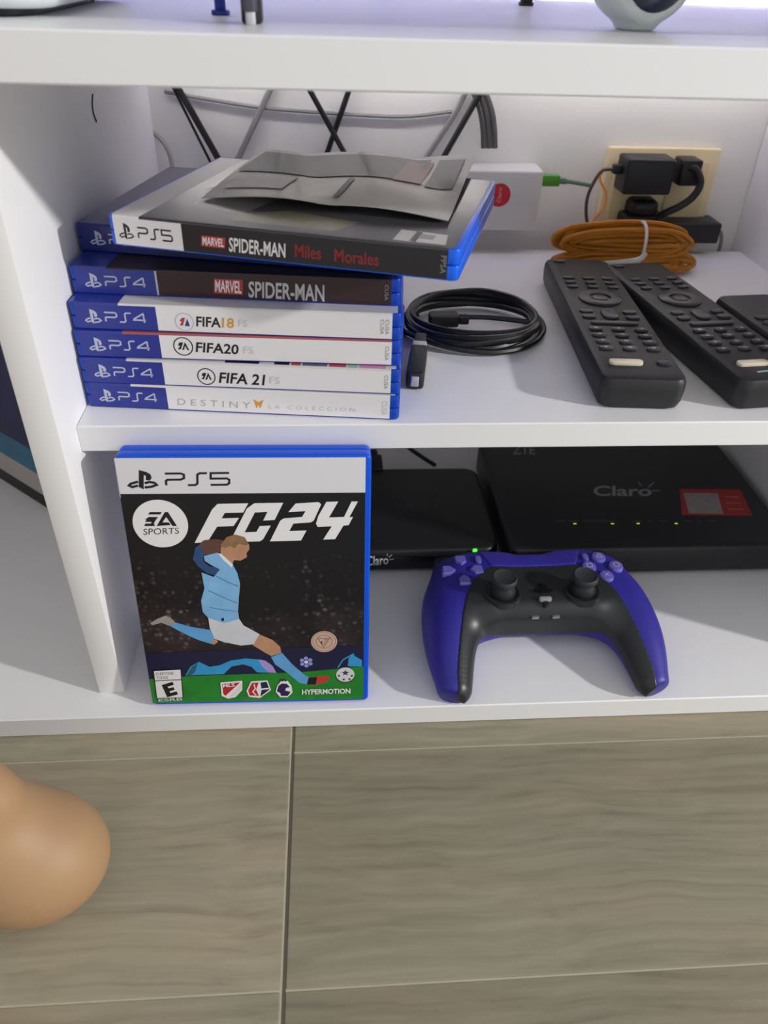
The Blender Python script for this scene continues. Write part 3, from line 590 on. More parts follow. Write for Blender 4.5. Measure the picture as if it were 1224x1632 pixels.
for s_ in (-1, 1):
    m_ = MB(); m_.rbox(s_*50-17, s_*50+17, 33, 53, -34, -13, BLK2, r=6, b=4, seg=4, bseg=3); m_.build('trigger', gc)
    # stick well, stem, cap
    MB().lathe([(13.0, -2.5), (12.6, 1.5), (11.2, 1.8), (10.0, .8), (0.1, .4)], BLK, (s_*27.3, -2, 0), 32).build('stick_well', gc)
    st = MB().lathe([(8.2, 0), (8.6, 3), (7.2, 6.5), (5.6, 9.2), (5.2, 12)], BLK2, (s_*27.3, -2, 0), 28).build('thumbstick', gc)
    MB().lathe([(5.0, 9.4), (7.8, 10.2), (8.5, 11.6), (8.4, 14.2), (7.6, 15.2), (6.4, 14.6), (4, 13.9), (.1, 13.7)], mat('stick_rubber', '#2b2d33', .6), (s_*27.3, -2, 0), 32).build('stick_cap', st)
BT = mat('button_lilac', '#6a65bd', .18, coat=.8)
for k in range(4):
    a = k*math.pi/2; cx, cy = -51+9.6*math.cos(a), 20.5+9.6*math.sin(a)
    m_ = MB(); w_, l_ = 3.9, 4.6
    ring = [(-l_, 0), (-l_+3.5, w_), (l_-.6, w_), (l_, w_-.8), (l_, -w_+.8), (l_-.6, -w_), (-l_+3.5, -w_)]
    rr = lambda sc, z: [(cx+sc*(x*math.cos(a)-y*math.sin(a)), cy+sc*(x*math.sin(a)+y*math.cos(a)), z) for x, y in ring]
    m_.loft([rr(1, -4), rr(1, 1.6), rr(.85, 2.5)], BT).build('direction_button', gc)
    bx_, by_ = 48+9.6*math.cos(a), 20.5+9.6*math.sin(a)
    ob = MB().lathe([(5.1, -4), (5.1, 1.6), (4.5, 2.6), (2.5, 3.0), (.1, 3.1)], BT, (bx_, by_, 0), 20).build('action_button', gc)
    p2 = Print(gM, (bx_, by_, 3.05), (1, 0, 0), (0, -1, 0), (0, 0, 1)); LB = mat('button_mark', '#b9b7dc', .3)
    if k == 0: p2.ring((0, 0), 2.1, .5, LB, 16)
    elif k == 1: p2.stroke([(0, -2.2), (2, 1.5), (-2, 1.5)], .5, LB, True)
    elif k == 2: p2.stroke([(-1.8, -1.8), (1.8, -1.8), (1.8, 1.8), (-1.8, 1.8)], .5, LB, True)
    else: p2.stroke([(-1.8, -1.8), (1.8, 1.8)], .5, LB); p2.stroke([(-1.8, 1.8), (1.8, -1.8)], .5, LB)
    p2.build('button_mark', ob)
for s_ in (-1, 1): MB().rbox(s_*38.5-2, s_*38.5+2, 27, 34, -3, 2.4, BT, r=1.9, b=.5).build('small_button', gc)
p2 = Print(gM, (0, 0, 1.9), (1, 0, 0), (0, -1, 0), (0, 0, 1)); ps_symbol(p2, box4(-6.5, -5, 6.5, 5), mat('gloss_black', '#08080a', .12)); p2.build('maker_symbol', gc)
MB().rbox(-4.2, 4.2, -11.6, -8.6, 0, 2.9, mat('mute_clear', '#9a9aa2', .3), r=1.4, b=.5).build('mute_button', gc)
for k in range(2):
    MB().rbox(-9.5+k*14, -4.5+k*14, -18.4, -15.4, -8.8, -6.6, mat('contact_metal', '#a9a9ad', .3, metal=.8), r=.5, b=.3).build('charge_contact', gc)
MB().lathe([(1.6, -3), (1.6, .4), (.1, .5)], BLK2, (0, -13.5, 1.2), 12).build('microphone_hole', gc)

# ================================================================== BOXES ON THE BASE BOARD
BX = mat('set_top_black', '#1f1f23', .4, bump=.08, bscale=1500); BXF = mat('front_gloss_black', '#0a0a10', .2); GRN = mat('green_led', '#20c020', .4, emit='#40ff20', es=3.5); GRN2 = mat('yellow_green_led', '#88c020', .4, emit='#b0ff30', es=.7)
sb, sM = thing('set_top_box', 'small black rounded set-top box behind the upright case', 'set-top box', (193, 188, 0))
MB().rbox(-70, 69, -57, 58, 2, 22, BX, r=13, b=3.2, seg=6, bseg=3).build('housing', sb)
MB().rbox(-62, 61, -58.2, -52, 4, 16.5, BXF, r=2.5, b=.8).build('front_panel', sb)
for x_ in (-52, 52):
    for y_ in (-40, 42): MB().lathe([(6, 0), (6.5, 2.4)], BLK2, (x_, y_, 0), 16).build('rubber_foot', sb)
sp = Print(sM, (0, -58.2, 0), (1, 0, 0), (0, 0, -1), (0, -1, 0)); TXT = mat('white_logo_print', '#d6d6d6', .4)
sp.text('Claro', sp.tr([(584, 886), (619, 885), (619, 899), (584, 902)]), TXT, .015); sp.stroke(sp.tr([(617, 886), (617.5, 882)]), .5, TXT); sp.stroke(sp.tr([(620, 888), (624.5, 884)]), .5, TXT); sp.stroke(sp.tr([(621, 892), (627, 891)]), .5, TXT); sp.build('maker_logo', sb)
a = atY(757, 878, 129.5); MB().rbox(a[0]-193-1.5, a[0]-193+1.5, -58.9, -57.6, a[2]-1.5, a[2]+1.5, GRN, r=.6, b=.3).build('status_light', sb)
tp = Print(sM, (0, 0, 22), (1, 0, 0), (0, -1, 0), (0, 0, 1)); FNT = mat('tone_on_tone_logo', '#2c2c31', .25)
tp.text('Claro', tp.tr([(618, 795), (680, 793), (682, 808), (619, 810)]), FNT, .01); tp.stroke(tp.tr([(680, 792), (682, 785)]), .8, FNT); tp.stroke(tp.tr([(687, 794), (694, 788)]), .8, FNT); tp.build('top_logo', sb)
# plug and lead at the rear
pl = MB().rbox(-28, -14, 54, 78, 10, 24, BLK2, r=2, b=1.2).rbox(-25, -17, 78, 92, 13, 21, BLK2, r=2, b=1.5); pl.build('rear_plug', sb)
rt, rM = thing('internet_router', 'large flat black internet router with red sticker behind the controller', 'router', (379, 198, 0))
MB().rbox(-112, 113, -77, 78, 3, 28, BX, r=7, b=3, seg=5, bseg=3).build('housing', rt)
for x_ in (-95, 95):
    for y_ in (-62, 62): MB().lathe([(7, 0), (7.5, 3.4)], BLK2, (x_, y_, 0), 16).build('rubber_foot', rt)
tp = Print(rM, (0, 0, 28), (1, 0, 0), (0, -1, 0), (0, 0, 1)); GLG = mat('grey_logo_print', '#8d8b92', .4)
C_ = lambda pts: tp.tr(pts, (760, 690), 2.638)
tp.text('Claro', C_([(490, 222), (735, 222), (735, 266), (490, 266)]), GLG, .02)
for a_, b_ in (((690, 222), (680, 206)), ((720, 228), (745, 208)), ((735, 244), (772, 242))): tp.stroke(C_([a_, b_]), 1.1, GLG)
tp.build('maker_logo', rt)
tp.text('ZTE', C_([(150, 55), (243, 55), (245, 90), (150, 90)]), GLG, .015); tp.build('model_lettering', rt)
RS = mat('red_sticker', '#a82c2a', .4)
q = C_([(852, 236), (1108, 238), (1160, 350), (862, 346)]); tp.poly(q, RS); tp.poly(C_([(868, 252), (1012, 254), (1036, 341), (892, 338)]), mat('sticker_grey', '#97908f', .45, var=.2, vscale=300))
for k in range(3): tp.stroke(C_([(1040+k*8, 268+k*26), (1100+k*10, 270+k*26)]), .9, mat('sticker_pink', '#d67a74', .4))
tp.build('red_sticker', rt)
for x0_, x1_ in ((330, 372), (385, 428), (445, 580), (650, 692), (715, 735), (762, 800), (868, 900), (925, 945), (968, 1005)):
    tp.stroke(C_([(x0_, 371), (x1_, 371)]), .9, mat('dim_mark', '#55545a', .4))
tp.build('indicator_marks', rt)
for x_, y_ in ((412, 382), (570, 382), (678, 381), (838, 381)):
    c = C_([(x_, y_)])[0]; MB().rbox(c[0]-1.3, c[0]+1.3, -c[1]-.55, -c[1]+.55, 27.6, 28.25, GRN2, r=.5, b=.2).build('status_light', rt)

# ================================================================== REMOTE CONTROLS
RB = mat('remote_black', '#232227', .48, bump=.12, bscale=1300); RBT = mat('remote_button', '#38373d', .38); PILL = mat('pale_button', '#e2d8c4', .4); RM = mat('remote_mark', '#a5a4ac', .4)
def remote(label, near, ang, length, wid, pill=True, marks=None, group='remote controls side by side on the shelf'):
    t, M = thing('remote_control', label, 'remote control', (near[0], near[1], MH), rotz(ang), group)
    mb = MB(); rings = []
    for z, ins in ((0, 3.5), (1.2, 1.6), (5, .4), (12, 0), (16.5, .3), (18.6, 1.2), (19.4, 3.0)):
        rings.append([(x, y, z-(.0009*max(0, y-120)**2*.0)) for x, y in rrect(-wid/2+ins, wid/2-ins, ins, length-ins, 7, 5)])
    mb.loft(rings, RB); mb.build('body', t)
    me = {}
    def button(w, h, x, y, m=RBT, nm='button', hh=1.5):
        k = (w, h, m.name)
        if k not in me:
            o = MB().rbox(-w/2, w/2, -h/2, h/2, 0, hh, m, r=min(w, h)*.45, b=.5, seg=3).build(nm, t); me[k] = o.data; o.location = Vector((x, y, 19.2))*S
        else: o = link(nm, me[k], t, (x, y, 19.2))
        return o
    c3 = wid*.29
    y = 40
    for row in range(4):
        for c in (-1, 0, 1): button(8.4, 4.6, c*c3, y)
        y += 9.5
    y += 2
    for c in (-1, 1): button(9, 6, c*c3, y+9); button(9, 6, c*c3, y+18)
    button(10, 16, 0, y+13.5); button(wid*.62, 5, 0, y-1)
    y += 30
    if length > 170:
        # direction ring with centre button
        mb = MB(); mb.lathe([(14.5, 0), (14.5, 1.2), (13.6, 1.8), (7.4, 1.8), (7, .6)], RBT, (0, y+12, 19.2), 28).build('direction_ring', t); button(10.5, 10.5, 0, y+12)
        y += 34
        for row in range(3):
            for c in (-1, 0, 1): button(8, 4.4, c*c3, y)
            y += 9
        button(9, 6, -c3, length-9)
    if pill:
        button(19.5, 5.6, -wid*.15, 19.8, PILL, 'pale_button', 2.2); button(8, 5, c3*1.05, 21)
    pr_ = Print(M, (0, 0, 20.72), (1, 0, 0), (0, -1, 0), (0, 0, 1)); pr_.lay = 2
    for row in range(4):
        for c in (-1, 0, 1): pr_.text(str((3-row)*3+c+2) if row else ('*', '0', '#')[c+1], [(c*c3-1.2, -(40+row*9.5)-1.5), (c*c3+1.6, -(40+row*9.5)-1.5), (c*c3+1.2, -(40+row*9.5)+1.5), (c*c3-1.6, -(40+row*9.5)+1.5)], RM, .02)
    pr_.build('button_marks', t)
    p0 = Print(M, (0, 0, 19.45), (1, 0, 0), (0, -1, 0), (0, 0, 1))
    if marks: marks(p0)
    if p0.mb.v: p0.build('maker_mark', t)
    return t
remote('black remote control beside the coiled black cable, pale pill button near its end', (309, 57), -4.2, 208, 49)
def mk(p): p.stroke([(-10, -10), (0, -11), (13, -10)], 2, mat('teal_white_mark', '#9fb4b8', .4)); p.rect(8, -26, 17, -24, REDP)
remote('middle black remote control with a teal-white mark below its pale pill button', (387, 57), 6.2, 200, 49, True, mk)
remote('short black remote control lying against the far upright side', (440, 49), 6.2, 142, 46, False)

# ================================================================== BLACK CABLE COIL
CBL = mat('black_cable', '#121216', .42)
cc_, M = thing('usb_cable', 'coiled black cable with a boxy plug lying on the shelf', 'cable', (231, 173, MH))
rnd = random.Random(4); pts = []
N_ = 6*14
for i in range(N_):
    a = 2*math.pi*i/14+2.6; kk = i/14
    pts.append(((43+2.2*math.sin(kk*2.3)+rnd.uniform(-1, 1))*math.cos(a)+1.5*math.sin(kk*3), (40+3*math.cos(kk*1.7)+rnd.uniform(-1.2, 1.2))*math.sin(a)+1.0*kk-3, 2.6+1.35*kk+1.2*math.sin(a*2+kk)+(0.8)))
MB().tube(spline(pts, 5), 2.15, CBL, 8).build('coiled_lead', cc_)
MB().tube(spline([(-38, 26, 3), (-47, 14, 2.5), (-50, -4, 3), (-45, -20, 5), (-39, -33, 7)], 6), 1.75, CBL, 8).build('plug_lead', cc_)
MB().tube(spline([(38, -10, 9), (10, -2, 9), (-12, 0, 8.5), (-22, 2, 8)], 6), 1.75, CBL, 8).build('plug_lead', cc_)
# boxy plug hanging down the front of the coil
d0 = np.array([-39., -33, 7]); d1 = np.array([-48.5, -92, 6.2]); ax_ = (d1-d0)/np.linalg.norm(d1-d0)
sd = np.cross(ax_, [0, 0, 1.]); sd /= np.linalg.norm(sd); nz = np.cross(sd, ax_)
MP = np.eye(4); MP[:3, 0] = sd; MP[:3, 1] = ax_; MP[:3, 2] = nz; MP[:3, 3] = d0
MB().rbox(-5.2, 5.2, 18, 58, -5.6, 5.0, BLK2, r=2.2, b=1.6, seg=4, bseg=2).xf(MP).build('plug_body', cc_)
MB().rbox(-4.4, 4.4, 10, 19, -4, 3.6, mat('plug_pale', '#b9b8ac', .4), r=1, b=.6).xf(MP).build('pale_collar', cc_)
MB().rbox(-3.6, 3.6, -3, 12, -3.2, 3.2, BLK2, r=1, b=.6).xf(MP).build('strain_relief', cc_)
MB().rbox(-2.4, 2.4, 57, 59.2, -3.2, 3.2, mat('plug_metal', '#c9c9cc', .3, metal=.8), r=.8, b=.3).xf(MP).build('metal_mouth', cc_)
m_ = MB().rbox(-30, -10, -6, 6, 3, 11, BLK2, r=2.4, b=1.6).rbox(-10, -3, -4, 4, 4.5, 9.5, BLK2, r=1.5, b=1); m_.build('second_plug', cc_)

# ================================================================== ORANGE CORD BUNDLE
ORG = mat('orange_cord', '#b9760f', .55, var=.15, vscale=200)
oc, M = thing('orange_cord', 'bundled orange cord tied with a white twist behind the remotes', 'cord', (372, 296, MH))
for layer, (cz, cy, hw, hh) in enumerate(((7.5, -4, 58, 7), (23, 3, 56, 13))):
    for k in range(13):
        r1_ = 1-.075*k; off = rnd.uniform(-3, 3); y0 = cy+rnd.uniform(-9, 9)
        loop = []
        for i in range(16):
            a = 2*math.pi*i/16
            px_ = (hw-2*k*.8+off*.5)*math.copysign(abs(math.cos(a))**.7, math.cos(a))+off; pz_ = max(1.8, cz+hh*r1_*math.sin(a)+rnd.uniform(-.8, .8))
            loop.append((px_, y0+3*math.sin(2*a)+rnd.uniform(-.8, .8), pz_))
        MB().tube(spline(loop, 4, True), 1.95, ORG, 7, closed=True).build('cord_loop', oc)
TW = mat('twist_tie_white', '#d9d8d6', .5)
MB().tube(spline([(12+1.5*math.sin(a), 1+15.5*math.cos(a), 20+17.5*math.sin(a)) for a in [2*math.pi*i/14 for i in range(14)]], 3, True), 1.3, TW, 6, closed=True).build('twist_tie', oc)
MB().tube(spline([(-26, -18, 10), (-8, -19, 12), (8, -17.5, 14), (14, -14, 18)], 5), 2.2, TW, 6).build('twist_tie', oc)

# ================================================================== WALL FITTINGS
CRM = mat('cream_plastic', '#e6d6ac', .45); PLG = mat('adapter_black', '#17161c', .45)
so, M = thing('wall_socket', 'cream double wall socket plate behind the orange cord', 'wall socket', (416, WALL, 222))
MB().rbox(-49, 48, -7, -.1, -41, 40, CRM, r=2, b=1.6).build('plate', so)
for k in (-1, 1): MB().rbox(k*24-17, k*24+17, -8.6, -6, -30, 30, mat('cream_socket', '#dccb9d', .4), r=1.5, b=.8).build('socket_face', so)
a0, a1 = atY(1003, 254, 330), atY(1068, 312, 330)
ad, M = thing('power_adapter', 'square black power adapter plugged into the cream wall socket', 'power adapter', ((a0[0]+a1[0])/2, 343, (a0[2]+a1[2])/2))
hw, hh = (a1[0]-a0[0])/2, (a0[2]-a1[2])/2
MB().rbox(-hw, hw, -13, 13.3, -hh, hh, PLG, r=3, b=2.2, seg=4, bseg=3).build('housing', ad)
MB().rbox(-hw-7, -hw+1, -2, 6, hh-14, hh-7, BLK2, r=2, b=1.5).build('strain_relief', ad)
ld_ = [(-hw-7, 2, hh-10.5), (-hw-17, 1, hh-13), (-hw-25, -2, hh-32), (-hw-23, -8, hh-52), (-hw-14, -14, hh-66)]
MB().tube(spline(ld_, 6), 1.4, mat('brown_lead', '#4a3a34', .45), 7).build('lead', ad)
p0 = atY(1095, 275, 340)
pg, M = thing('mains_plug', 'small black mains plug with a bent cable in the cream wall socket', 'plug', (p0[0], 346, p0[2]))
MB().rbox(-7, 11, -10, 10.3, -10, 10, PLG, r=3, b=2).build('plug_body', pg)
q = [atY(1110, 272, 335), atY(1116, 292, 330), atY(1106, 312, 328), atY(1085, 328, 330), atY(1060, 340, 334), atY(1050, 348, 338)]
MB().tube(spline([(0, -8, 4)]+[tuple(v-np.array([p0[0], 346, p0[2]])) for v in q], 6), 3.2, CBL, 8).build('lead', pg)
b0, b1 = atY(1056, 356, 336), atY(1144, 389, 336)
bk_, M = thing('power_brick', 'long black power brick against the wall below the mains plug', 'power brick', ((b0[0]+b1[0])/2, WALL, b1[2]))
hw = (b1[0]-b0[0])/2; hz = b0[2]-b1[2]
MB().rbox(-hw, hw, -29, -.1, 0, hz, PLG, r=2.5, b=1.8).build('housing', bk_)
MB().tube(spline([(hw-1, -16, hz*.5), (hw+6, -15, hz*.4), (hw+11, -12, -2), (hw+13, -9, -14)], 6), 1.6, mat('grey_lead', '#8a8a8c', .5), 7).build('lead', bk_)
c0_, c1 = atY(1006, 322, 336), atY(1058, 380, 336)
cp, M = thing('round_plug', 'rounded black plug on the wall beside the power brick', 'plug', ((c0_[0]+c1[0])/2-2, WALL, c1[2]))
hw = (c1[0]-c0_[0])/2; hz = c0_[2]-c1[2]
MB().rbox(-hw, hw+2, -28, -.1, 0, hz*.6, PLG, r=5, b=3, bseg=3).rbox(-hw+5, hw-6, -26, -1, hz*.5, hz, PLG, r=6, b=5, bseg=3).build('plug_body', cp)
FIB = mat('fibre_orange', '#d98a3a', .4)
fb, M = thing('fibre_lead', 'thin orange fibre lead rising beside the black power adapter', 'cable', (372, 332, MH))
q = [(928, 376), (945, 352), (962, 330), (966, 308), (956, 285), (962, 268)]
MB().tube(spline([tuple(atY(x, y, 322+i*5)-np.array([372, 332, MH])) for i, (x, y) in enumerate(q)], 6), 1.1, FIB, 6).build('lead', fb)
wb, M = thing('fibre_terminal_box', 'white fibre terminal box with a red round label on the wall', 'junction box', (284, WALL, 225))
x0_, x1_ = atY(700, 272, 335)[0]-284, atY(868, 275, 335)[0]-284
z1_, z0_ = atY(800, 272, 335)[2]-225, atY(800, 368, 335)[2]-225
FBX = mat('box_white_plastic', '#d9d8d6', .4)
MB().rbox(x0_, x1_, -30, -.1, z0_, z1_, FBX, r=3, b=2, bseg=3).build('housing', wb)
p2 = Print(M, (0, -30, 0), (1, 0, 0), (0, 0, -1), (0, -1, 0)); c = p2.px(796, 311); RD = mat('red_dot_print', '#cc2433', .4)
p2.disc(c, 9.2, RD, 30); p2.text('Claro', [(c[0]-1.6, c[1]+6), (c[0]-1.6, c[1]-6), (c[0]+1.6, c[1]-6), (c[0]+1.6, c[1]+6)], mat('pink_white_print', '#e3a5a8', .4), .01); p2.text('fibra', [(c[0]-16, c[1]-3), (c[0]-11, c[1]-3), (c[0]-11, c[1]), (c[0]-16, c[1])], NAVY); p2.build('round_label', wb)
g = atY(880, 288, 340)-np.array([284, WALL, 225])
MB().rbox(x1_-1, g[0]+6, -28, -20, g[2]-4, g[2]+4.5, mat('green_connector', '#4f9a28', .4), r=1.2, b=.8).build('green_connector', wb)
MB().tube(spline([(g[0]+5, -24, g[2]), (g[0]+16, -24, g[2]-1), (g[0]+34, -22, g[2]-4)], 5), [2.6]*4+[1.6]*7, mat('green_boot', '#5c7a68', .5), 7).build('fibre_boot', wb)

# cables that drop behind the boards, and wall shadows of cables built as tubes
def drop(label, p, q, r, m, y=356., z1=20., bend=0, cat='cable', grp=None):
    a = atY(p[0], p[1], y); b = atY(q[0], q[1], y); d = (b-a)/(b[2]-a[2])
    top = a+d*(ZT+25-a[2]); mid = (a+b)/2+np.array([bend, 0, 0]); e1_ = b+d*(MH+10-b[2])*.8; low = np.array([e1_[0]+(e1_[0]-b[0])*.3, y, z1])
    o, M = thing('cable_or_shadow', label, cat, (a[0], y, z1), group=grp)
    MB().tube(spline([v-np.array([a[0], y, z1]) for v in (top, a, mid, b, e1_, low)], 6), r, m, 7).build('lead', o)
drop('thick black cable dropping steeply behind the stack near the left upright', (288, 148), (347, 252), 2.7, CBL)
drop('thin black cable running just beside the thick black cable near the left upright', (279, 146), (335, 258), 1.1, CBL, 357)
drop('black cable of the crossed pair leaning from upper left to lower right', (496, 148), (551, 248), 2.2, CBL, 354.0)
drop('black cable of the crossed pair leaning from upper right to lower left', (554, 150), (521, 245), 2.2, CBL, 359.5)
drop('black cable slanting down to the white terminal box', (761, 155), (706, 252), 2.5, CBL, 351.2, z1=150)
GC = mat('pale_grey_cable', '#a9a8a8', .5)
drop('grey tube as a cable shadow slanting on the wall between the black cables', (428, 148), (381, 250), 2.4, mat('cable_shadow_grey', '#8f8e8e', .5), 361)  # shadow of a cable on the wall, modelled as a grey tube
o, M = thing('cable_or_shadow', 'grey tube as a cable shadow sagging along the wall under the top board', 'cable', (200, 361, 320))
MB().tube(spline([tuple(atY(x, y, 362)-np.array([200, 361, 320])) for x, y in ((262, 146), (330, 158), (420, 172), (520, 180), (640, 186), (720, 178))], 6), 1.5, mat('cable_shadow_grey'), 7).build('lead', o)  # long cable shadow under the top board, drawn as a tube
o, M = thing('cable_or_shadow', 'short grey cable curving out from behind the left upright', 'cable', (0, 356, 230))
MB().tube(spline([tuple(atY(x, y, 356)-np.array([0, 356, 230])) for x, y in ((236, 206), (250, 216), (264, 232), (272, 252), (276, 280), (278, 330))], 6), 2.0, GC, 7).build('lead', o)
for k in range(3):
    o, M = thing('cable_or_shadow', 'dark grey cable arching down onto the white terminal box', 'cable', (280, 352, 250), group='dark grey cables above the terminal box')
    MB().tube(spline([tuple(atY(x+k*9, y, 353-k*.2)-np.array([280, 352, 250])) for x, y in ((742, 120), (757, 152), (766, 178), (770, 206), (771, 236))], 6), 2.3, mat('dark_grey_cable', '#5e5d5c', .5), 7).build('lead', o)
o, M = thing('cable_or_shadow', 'thin grey tube as the wall shadow beside the slanting black cable', 'cable', (240, 361, 250))
MB().tube(spline([tuple(atY(x, y, 361)-np.array([240, 361, 250])) for x, y in ((745, 140), (728, 175), (705, 212), (680, 250), (660, 280))], 6), 2.2, mat('cable_shadow_grey'), 7).build('lead', o)  # offset shadow of the slanting black cable, given its own tube
o, M = thing('box_lead', 'black lead rising behind the small set-top box', 'cable', (205, 275, 0))
MB().tube(spline([tuple(atY(x, y, 262+i*10)-np.array([205, 275, 0])) for i, (x, y) in enumerate(((694, 742), (672, 728), (650, 712), (630, 690)))], 6), 2.0, CBL, 7).build('lead', o)

# ================================================================== THINGS ON THE TOP BOARD
wd, M = thing('white_console', 'white rounded device resting above the left upright panel', 'device', (-40, 110, ZT))
MB().rbox(-95, 73, -78, 75, 3.2, 40, mat('white_gloss_plastic', '#dfe6e6', .3), r=22, b=7, seg=7, bseg=4).build('housing', wd)
MB().rbox(-84, 58, -66, 62, 0, 4, mat('gap_shadow_dark', '#2a2a35', .5), r=18, b=.6, seg=6).build('gap_shadow_base', wd)  # dark colour stands in for the gap shadow under the device
c = atZ(400, 40, ZT)
tv, M = thing('television', 'black flat television added out of view to shade the top board, on slim grey feet', 'television', (c[0]+330, c[1]+2, ZT))
TVB = mat('tv_black', '#111114', .4)
MB().rbox(-385, 385, -18, 18, 24, 520, TVB, r=4, b=3).build('cabinet', tv)  # body out of view, added to keep the lamp off the top board
MB().rbox(-376, 376, -18.6, -17, 36, 512, mat('tv_glass', '#07070a', .08), r=2, b=.3).build('screen', tv)
for x_ in (-330, 330):
    ft = MB().rbox(x_-2.6, x_+2.6, -4.6, .6, 4.5, 25, mat('gun_metal', '#5d5c66', .35, metal=.6), r=2, b=.5).build('foot', tv)
    MB().rbox(x_-1.9, x_+1.9, -3.9, -.1, 0, 4.6, mat('pale_tip', '#c9c7cc', .4), r=1.2, b=.5).build('pale_tip', ft)
    MB().rbox(x_-4, x_+4, 1, 16, 0, 25, TVB, r=3, b=1).build('rear_support', tv)
c = atZ(352, 24, ZT)
f1, M = thing('upright_or_reflection', 'blue reflection and shadow streak built as a slim upright behind the television foot on the top board', 'stand foot', c)
MB().rbox(-2.4, 2.4, -2.4, 2.4, 0, 90, mat('blue_reflection', '#2c3aa8', .35), r=2, b=.5).rbox(-4, 4, -4, 4, 0, 2, mat('blue_reflection'), r=3, b=.5).build('post', f1)  # post stands in for a blue streak of reflection and shadow
c = atZ(838, 9, ZT)
f1, M = thing('upright_or_reflection', 'slim dark brown upright at the back of the top board', 'stand foot', c)
MB().rbox(-3.5, 3.5, -3.5, 3.5, 0, 90, mat('brown_post', '#3a2a2e', .4), r=2, b=.5).rbox(-4.5, 4.5, -4.5, 4.5, 0, 2, mat('brown_post'), r=3, b=.5).build('post', f1)
c = atZ(1020, 50, ZT); RR = 25
bl, M = thing('round_device', 'white round device with a dark blue oval face on the top board', 'device', (c[0], c[1]+8, ZT))
fd = np.array([.36, -.92, -.06]); fd /= np.linalg.norm(fd); bc = np.array([0, 0, RR+1.0])
def ball(X, Y, Z):
    d = ell(X, Y, Z, bc, (RR, RR, RR)); cut = (X-bc[0])*fd[0]+(Y-bc[1])*fd[1]+(Z-bc[2])*fd[2]-11; d = np.maximum(d, cut)
    return np.maximum(smin(d, cone(X, Y, Z, (0, 0, -2), (0, 0, 4), 9, 8), 4), -Z+.1)
sdf_obj('housing', ball, (-32, -32, -3), (32, 32, 60), 1.2, mat('white_gloss_plastic'), bl, 2)
u_ = np.cross(fd, [0, 0, 1.]); u_ /= np.linalg.norm(u_); w_ = np.cross(u_, fd)
MF = np.eye(4); MF[:3, 0] = u_; MF[:3, 1] = w_; MF[:3, 2] = fd; MF[:3, 3] = bc+fd*11
MB().lathe([(18.6, -1.5), (18.6, .4), (17, 1.6), (9, 3.2), (.1, 3.8)], mat('dark_blue_gloss', '#14193f', .15, coat=.5), (0, 0, 0), 36).xf(MF).build('dark_face', bl)

# printed box in the left bay
a, b = np.array([-100., 218.]), np.array([-232., 332.]); L_ = np.linalg.norm(b-a); e = (b-a)/L_
nrm_ = np.array([.653, .757, 0])
Rb = np.stack([np.array([e[0], e[1], 0]), np.cross([0, 0, 1.], [e[0], e[1], 0]), [0, 0, 1.]], 1)      # x along face; y to its left
lb, M = thing('printed_box', 'dark blue printed box with a black base band beyond the left upright', 'box', (a[0], a[1], 0), Rb)
sy = -1 if (Rb[:, 1]@nrm_) < 0 else 1        # body goes away from the camera
y0, y1 = sorted((0, sy*28))
MB().box(0, L_, y0, y1, 0, 13, mat('box_black', '#17171b', .45), b=.6).build('base_band', lb)
MB().box(0, L_, y0, y1, 13.1, 34, mat('box_taupe', '#a8a19b', .5), b=.4).build('pale_band', lb)
MB().box(0, L_, y0, y1, 34.1, 58, mat('box_teal', '#2f6a86', .4, var=.5, vscale=35), b=.4).build('teal_band', lb)
MB().box(0, L_, y0, y1, 58.1, 150, mat('box_navy', '#15154a', .35, var=.6, vscale=25), b=.6).build('navy_body', lb)

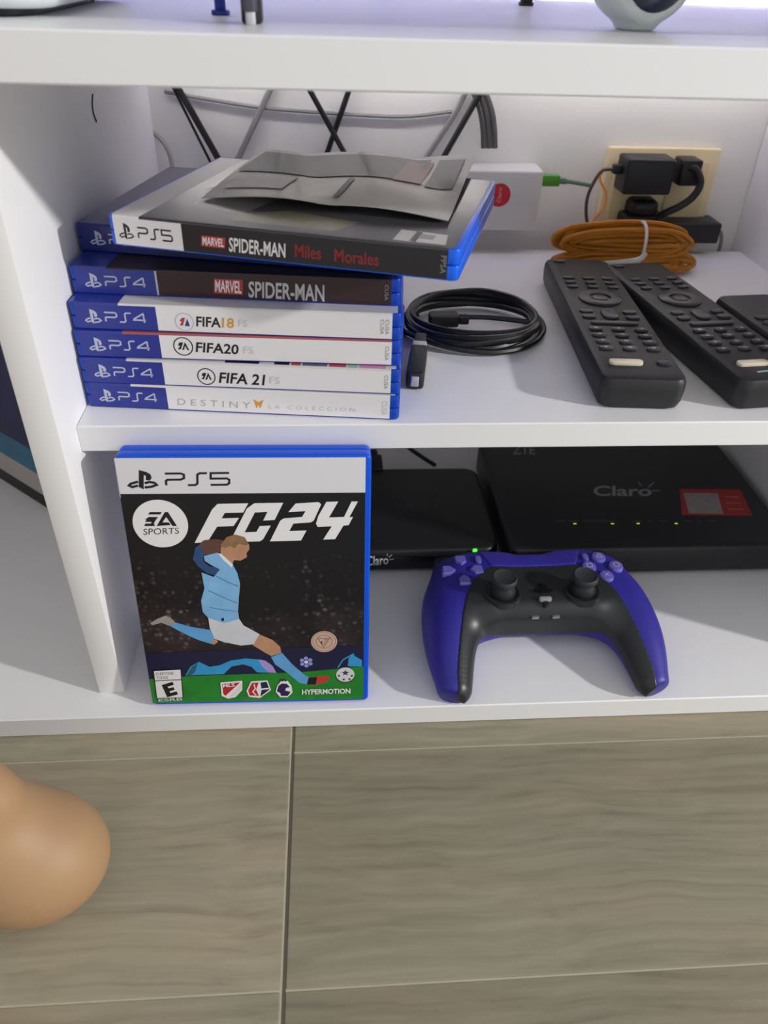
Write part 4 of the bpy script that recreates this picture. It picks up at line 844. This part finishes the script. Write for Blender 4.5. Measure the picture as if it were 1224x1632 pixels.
# hair-thin thread stuck on the upright
th = MB(); q = [(148, 150), (147.5, 165), (149, 180), (154, 194)]
def atX(px, py, x): v = ray(px, py); return CAM+v*(x-CAM[0])/v[0]
q3 = [atX(x, y, .45) for x, y in q]
o = th.tube(spline([v-q3[0] for v in q3], 5), .4, mat('dark_thread', '#4a4848', .6), 5).build('loose_thread', loc=q3[0]); tag(o, 'hair-thin dark thread clinging to the left upright under the top board', 'thread')

# ================================================================== PERSON (bare heel and lower leg)
FX, FY = -19., -97.
SKIN = mat('skin', '#aa8966', .55, sss=.12, var=.10, vscale=38, bump=.12, bscale=500)
_m = [n for n in SKIN.node_tree.nodes if n.type == 'MIX'][0]; _m.inputs[7].default_value = (*lin('#ab8467'), 1); _m.inputs[6].default_value = (*lin('#ab8b62'), 1)
pe, M = thing('person', 'bare heel and lower leg of a person resting on the floor', 'person', (FX, FY, ZF), rotz(4))
def foot(X, Y, Z):
    d = ell(X, Y, Z, (1.5, 0, 27), (35, 32, 30.5))                                        # heel pad
    d = smin(d, cone(X, Y, Z, (-6, 0, 34), (-60, 2, 36), 29, 27), 12)
    d = smin(d, cone(X, Y, Z, (-18, 1, 58), (-52, 2, 112), 25, 25), 14)              # ankle
    d = smin(d, cone(X, Y, Z, (-7, 1, 80), (-38, 4, 140), 11, 14), 14)                # tendon
    d = smin(d, cone(X, Y, Z, (-52, 2, 112), (-128, 10, 260), 25, 44), 20)           # shin and calf
    d = smin(d, cone(X, Y, Z, (-128, 10, 260), (-190, 16, 390), 44, 52), 20)
    d = smin(d, cone(X, Y, Z, (-50, 2, 50), (-150, 8, 26), 30, 24), 24)              # instep
    d = smin(d, ell(X, Y, Z, (-165, 10, 18), (40, 44, 17)), 14)
    d = smin(d, ell(X, Y, Z, (-42, -27, 66), (13, 9, 12)), 12)                       # ankle bone
    d = smin(d, ell(X, Y, Z, (-40, 27, 72), (13, 9, 12)), 12)
    for k, (yy, ln, rr) in enumerate(((36, 44, 12), (17, 42, 9), (1, 37, 8.5), (-14, 31, 8), (-28, 24, 7.5))):
        d = smin(d, cone(X, Y, Z, (-185+abs(k-1)*5, yy, rr+2), (-190-ln+18, yy+1, rr), rr, rr*.9), 4)
    return np.maximum(d, -Z+.3)
sdf_obj('body', foot, (-260, -62, -3), (50, 74, 420), 2.6, SKIN, pe, 3)
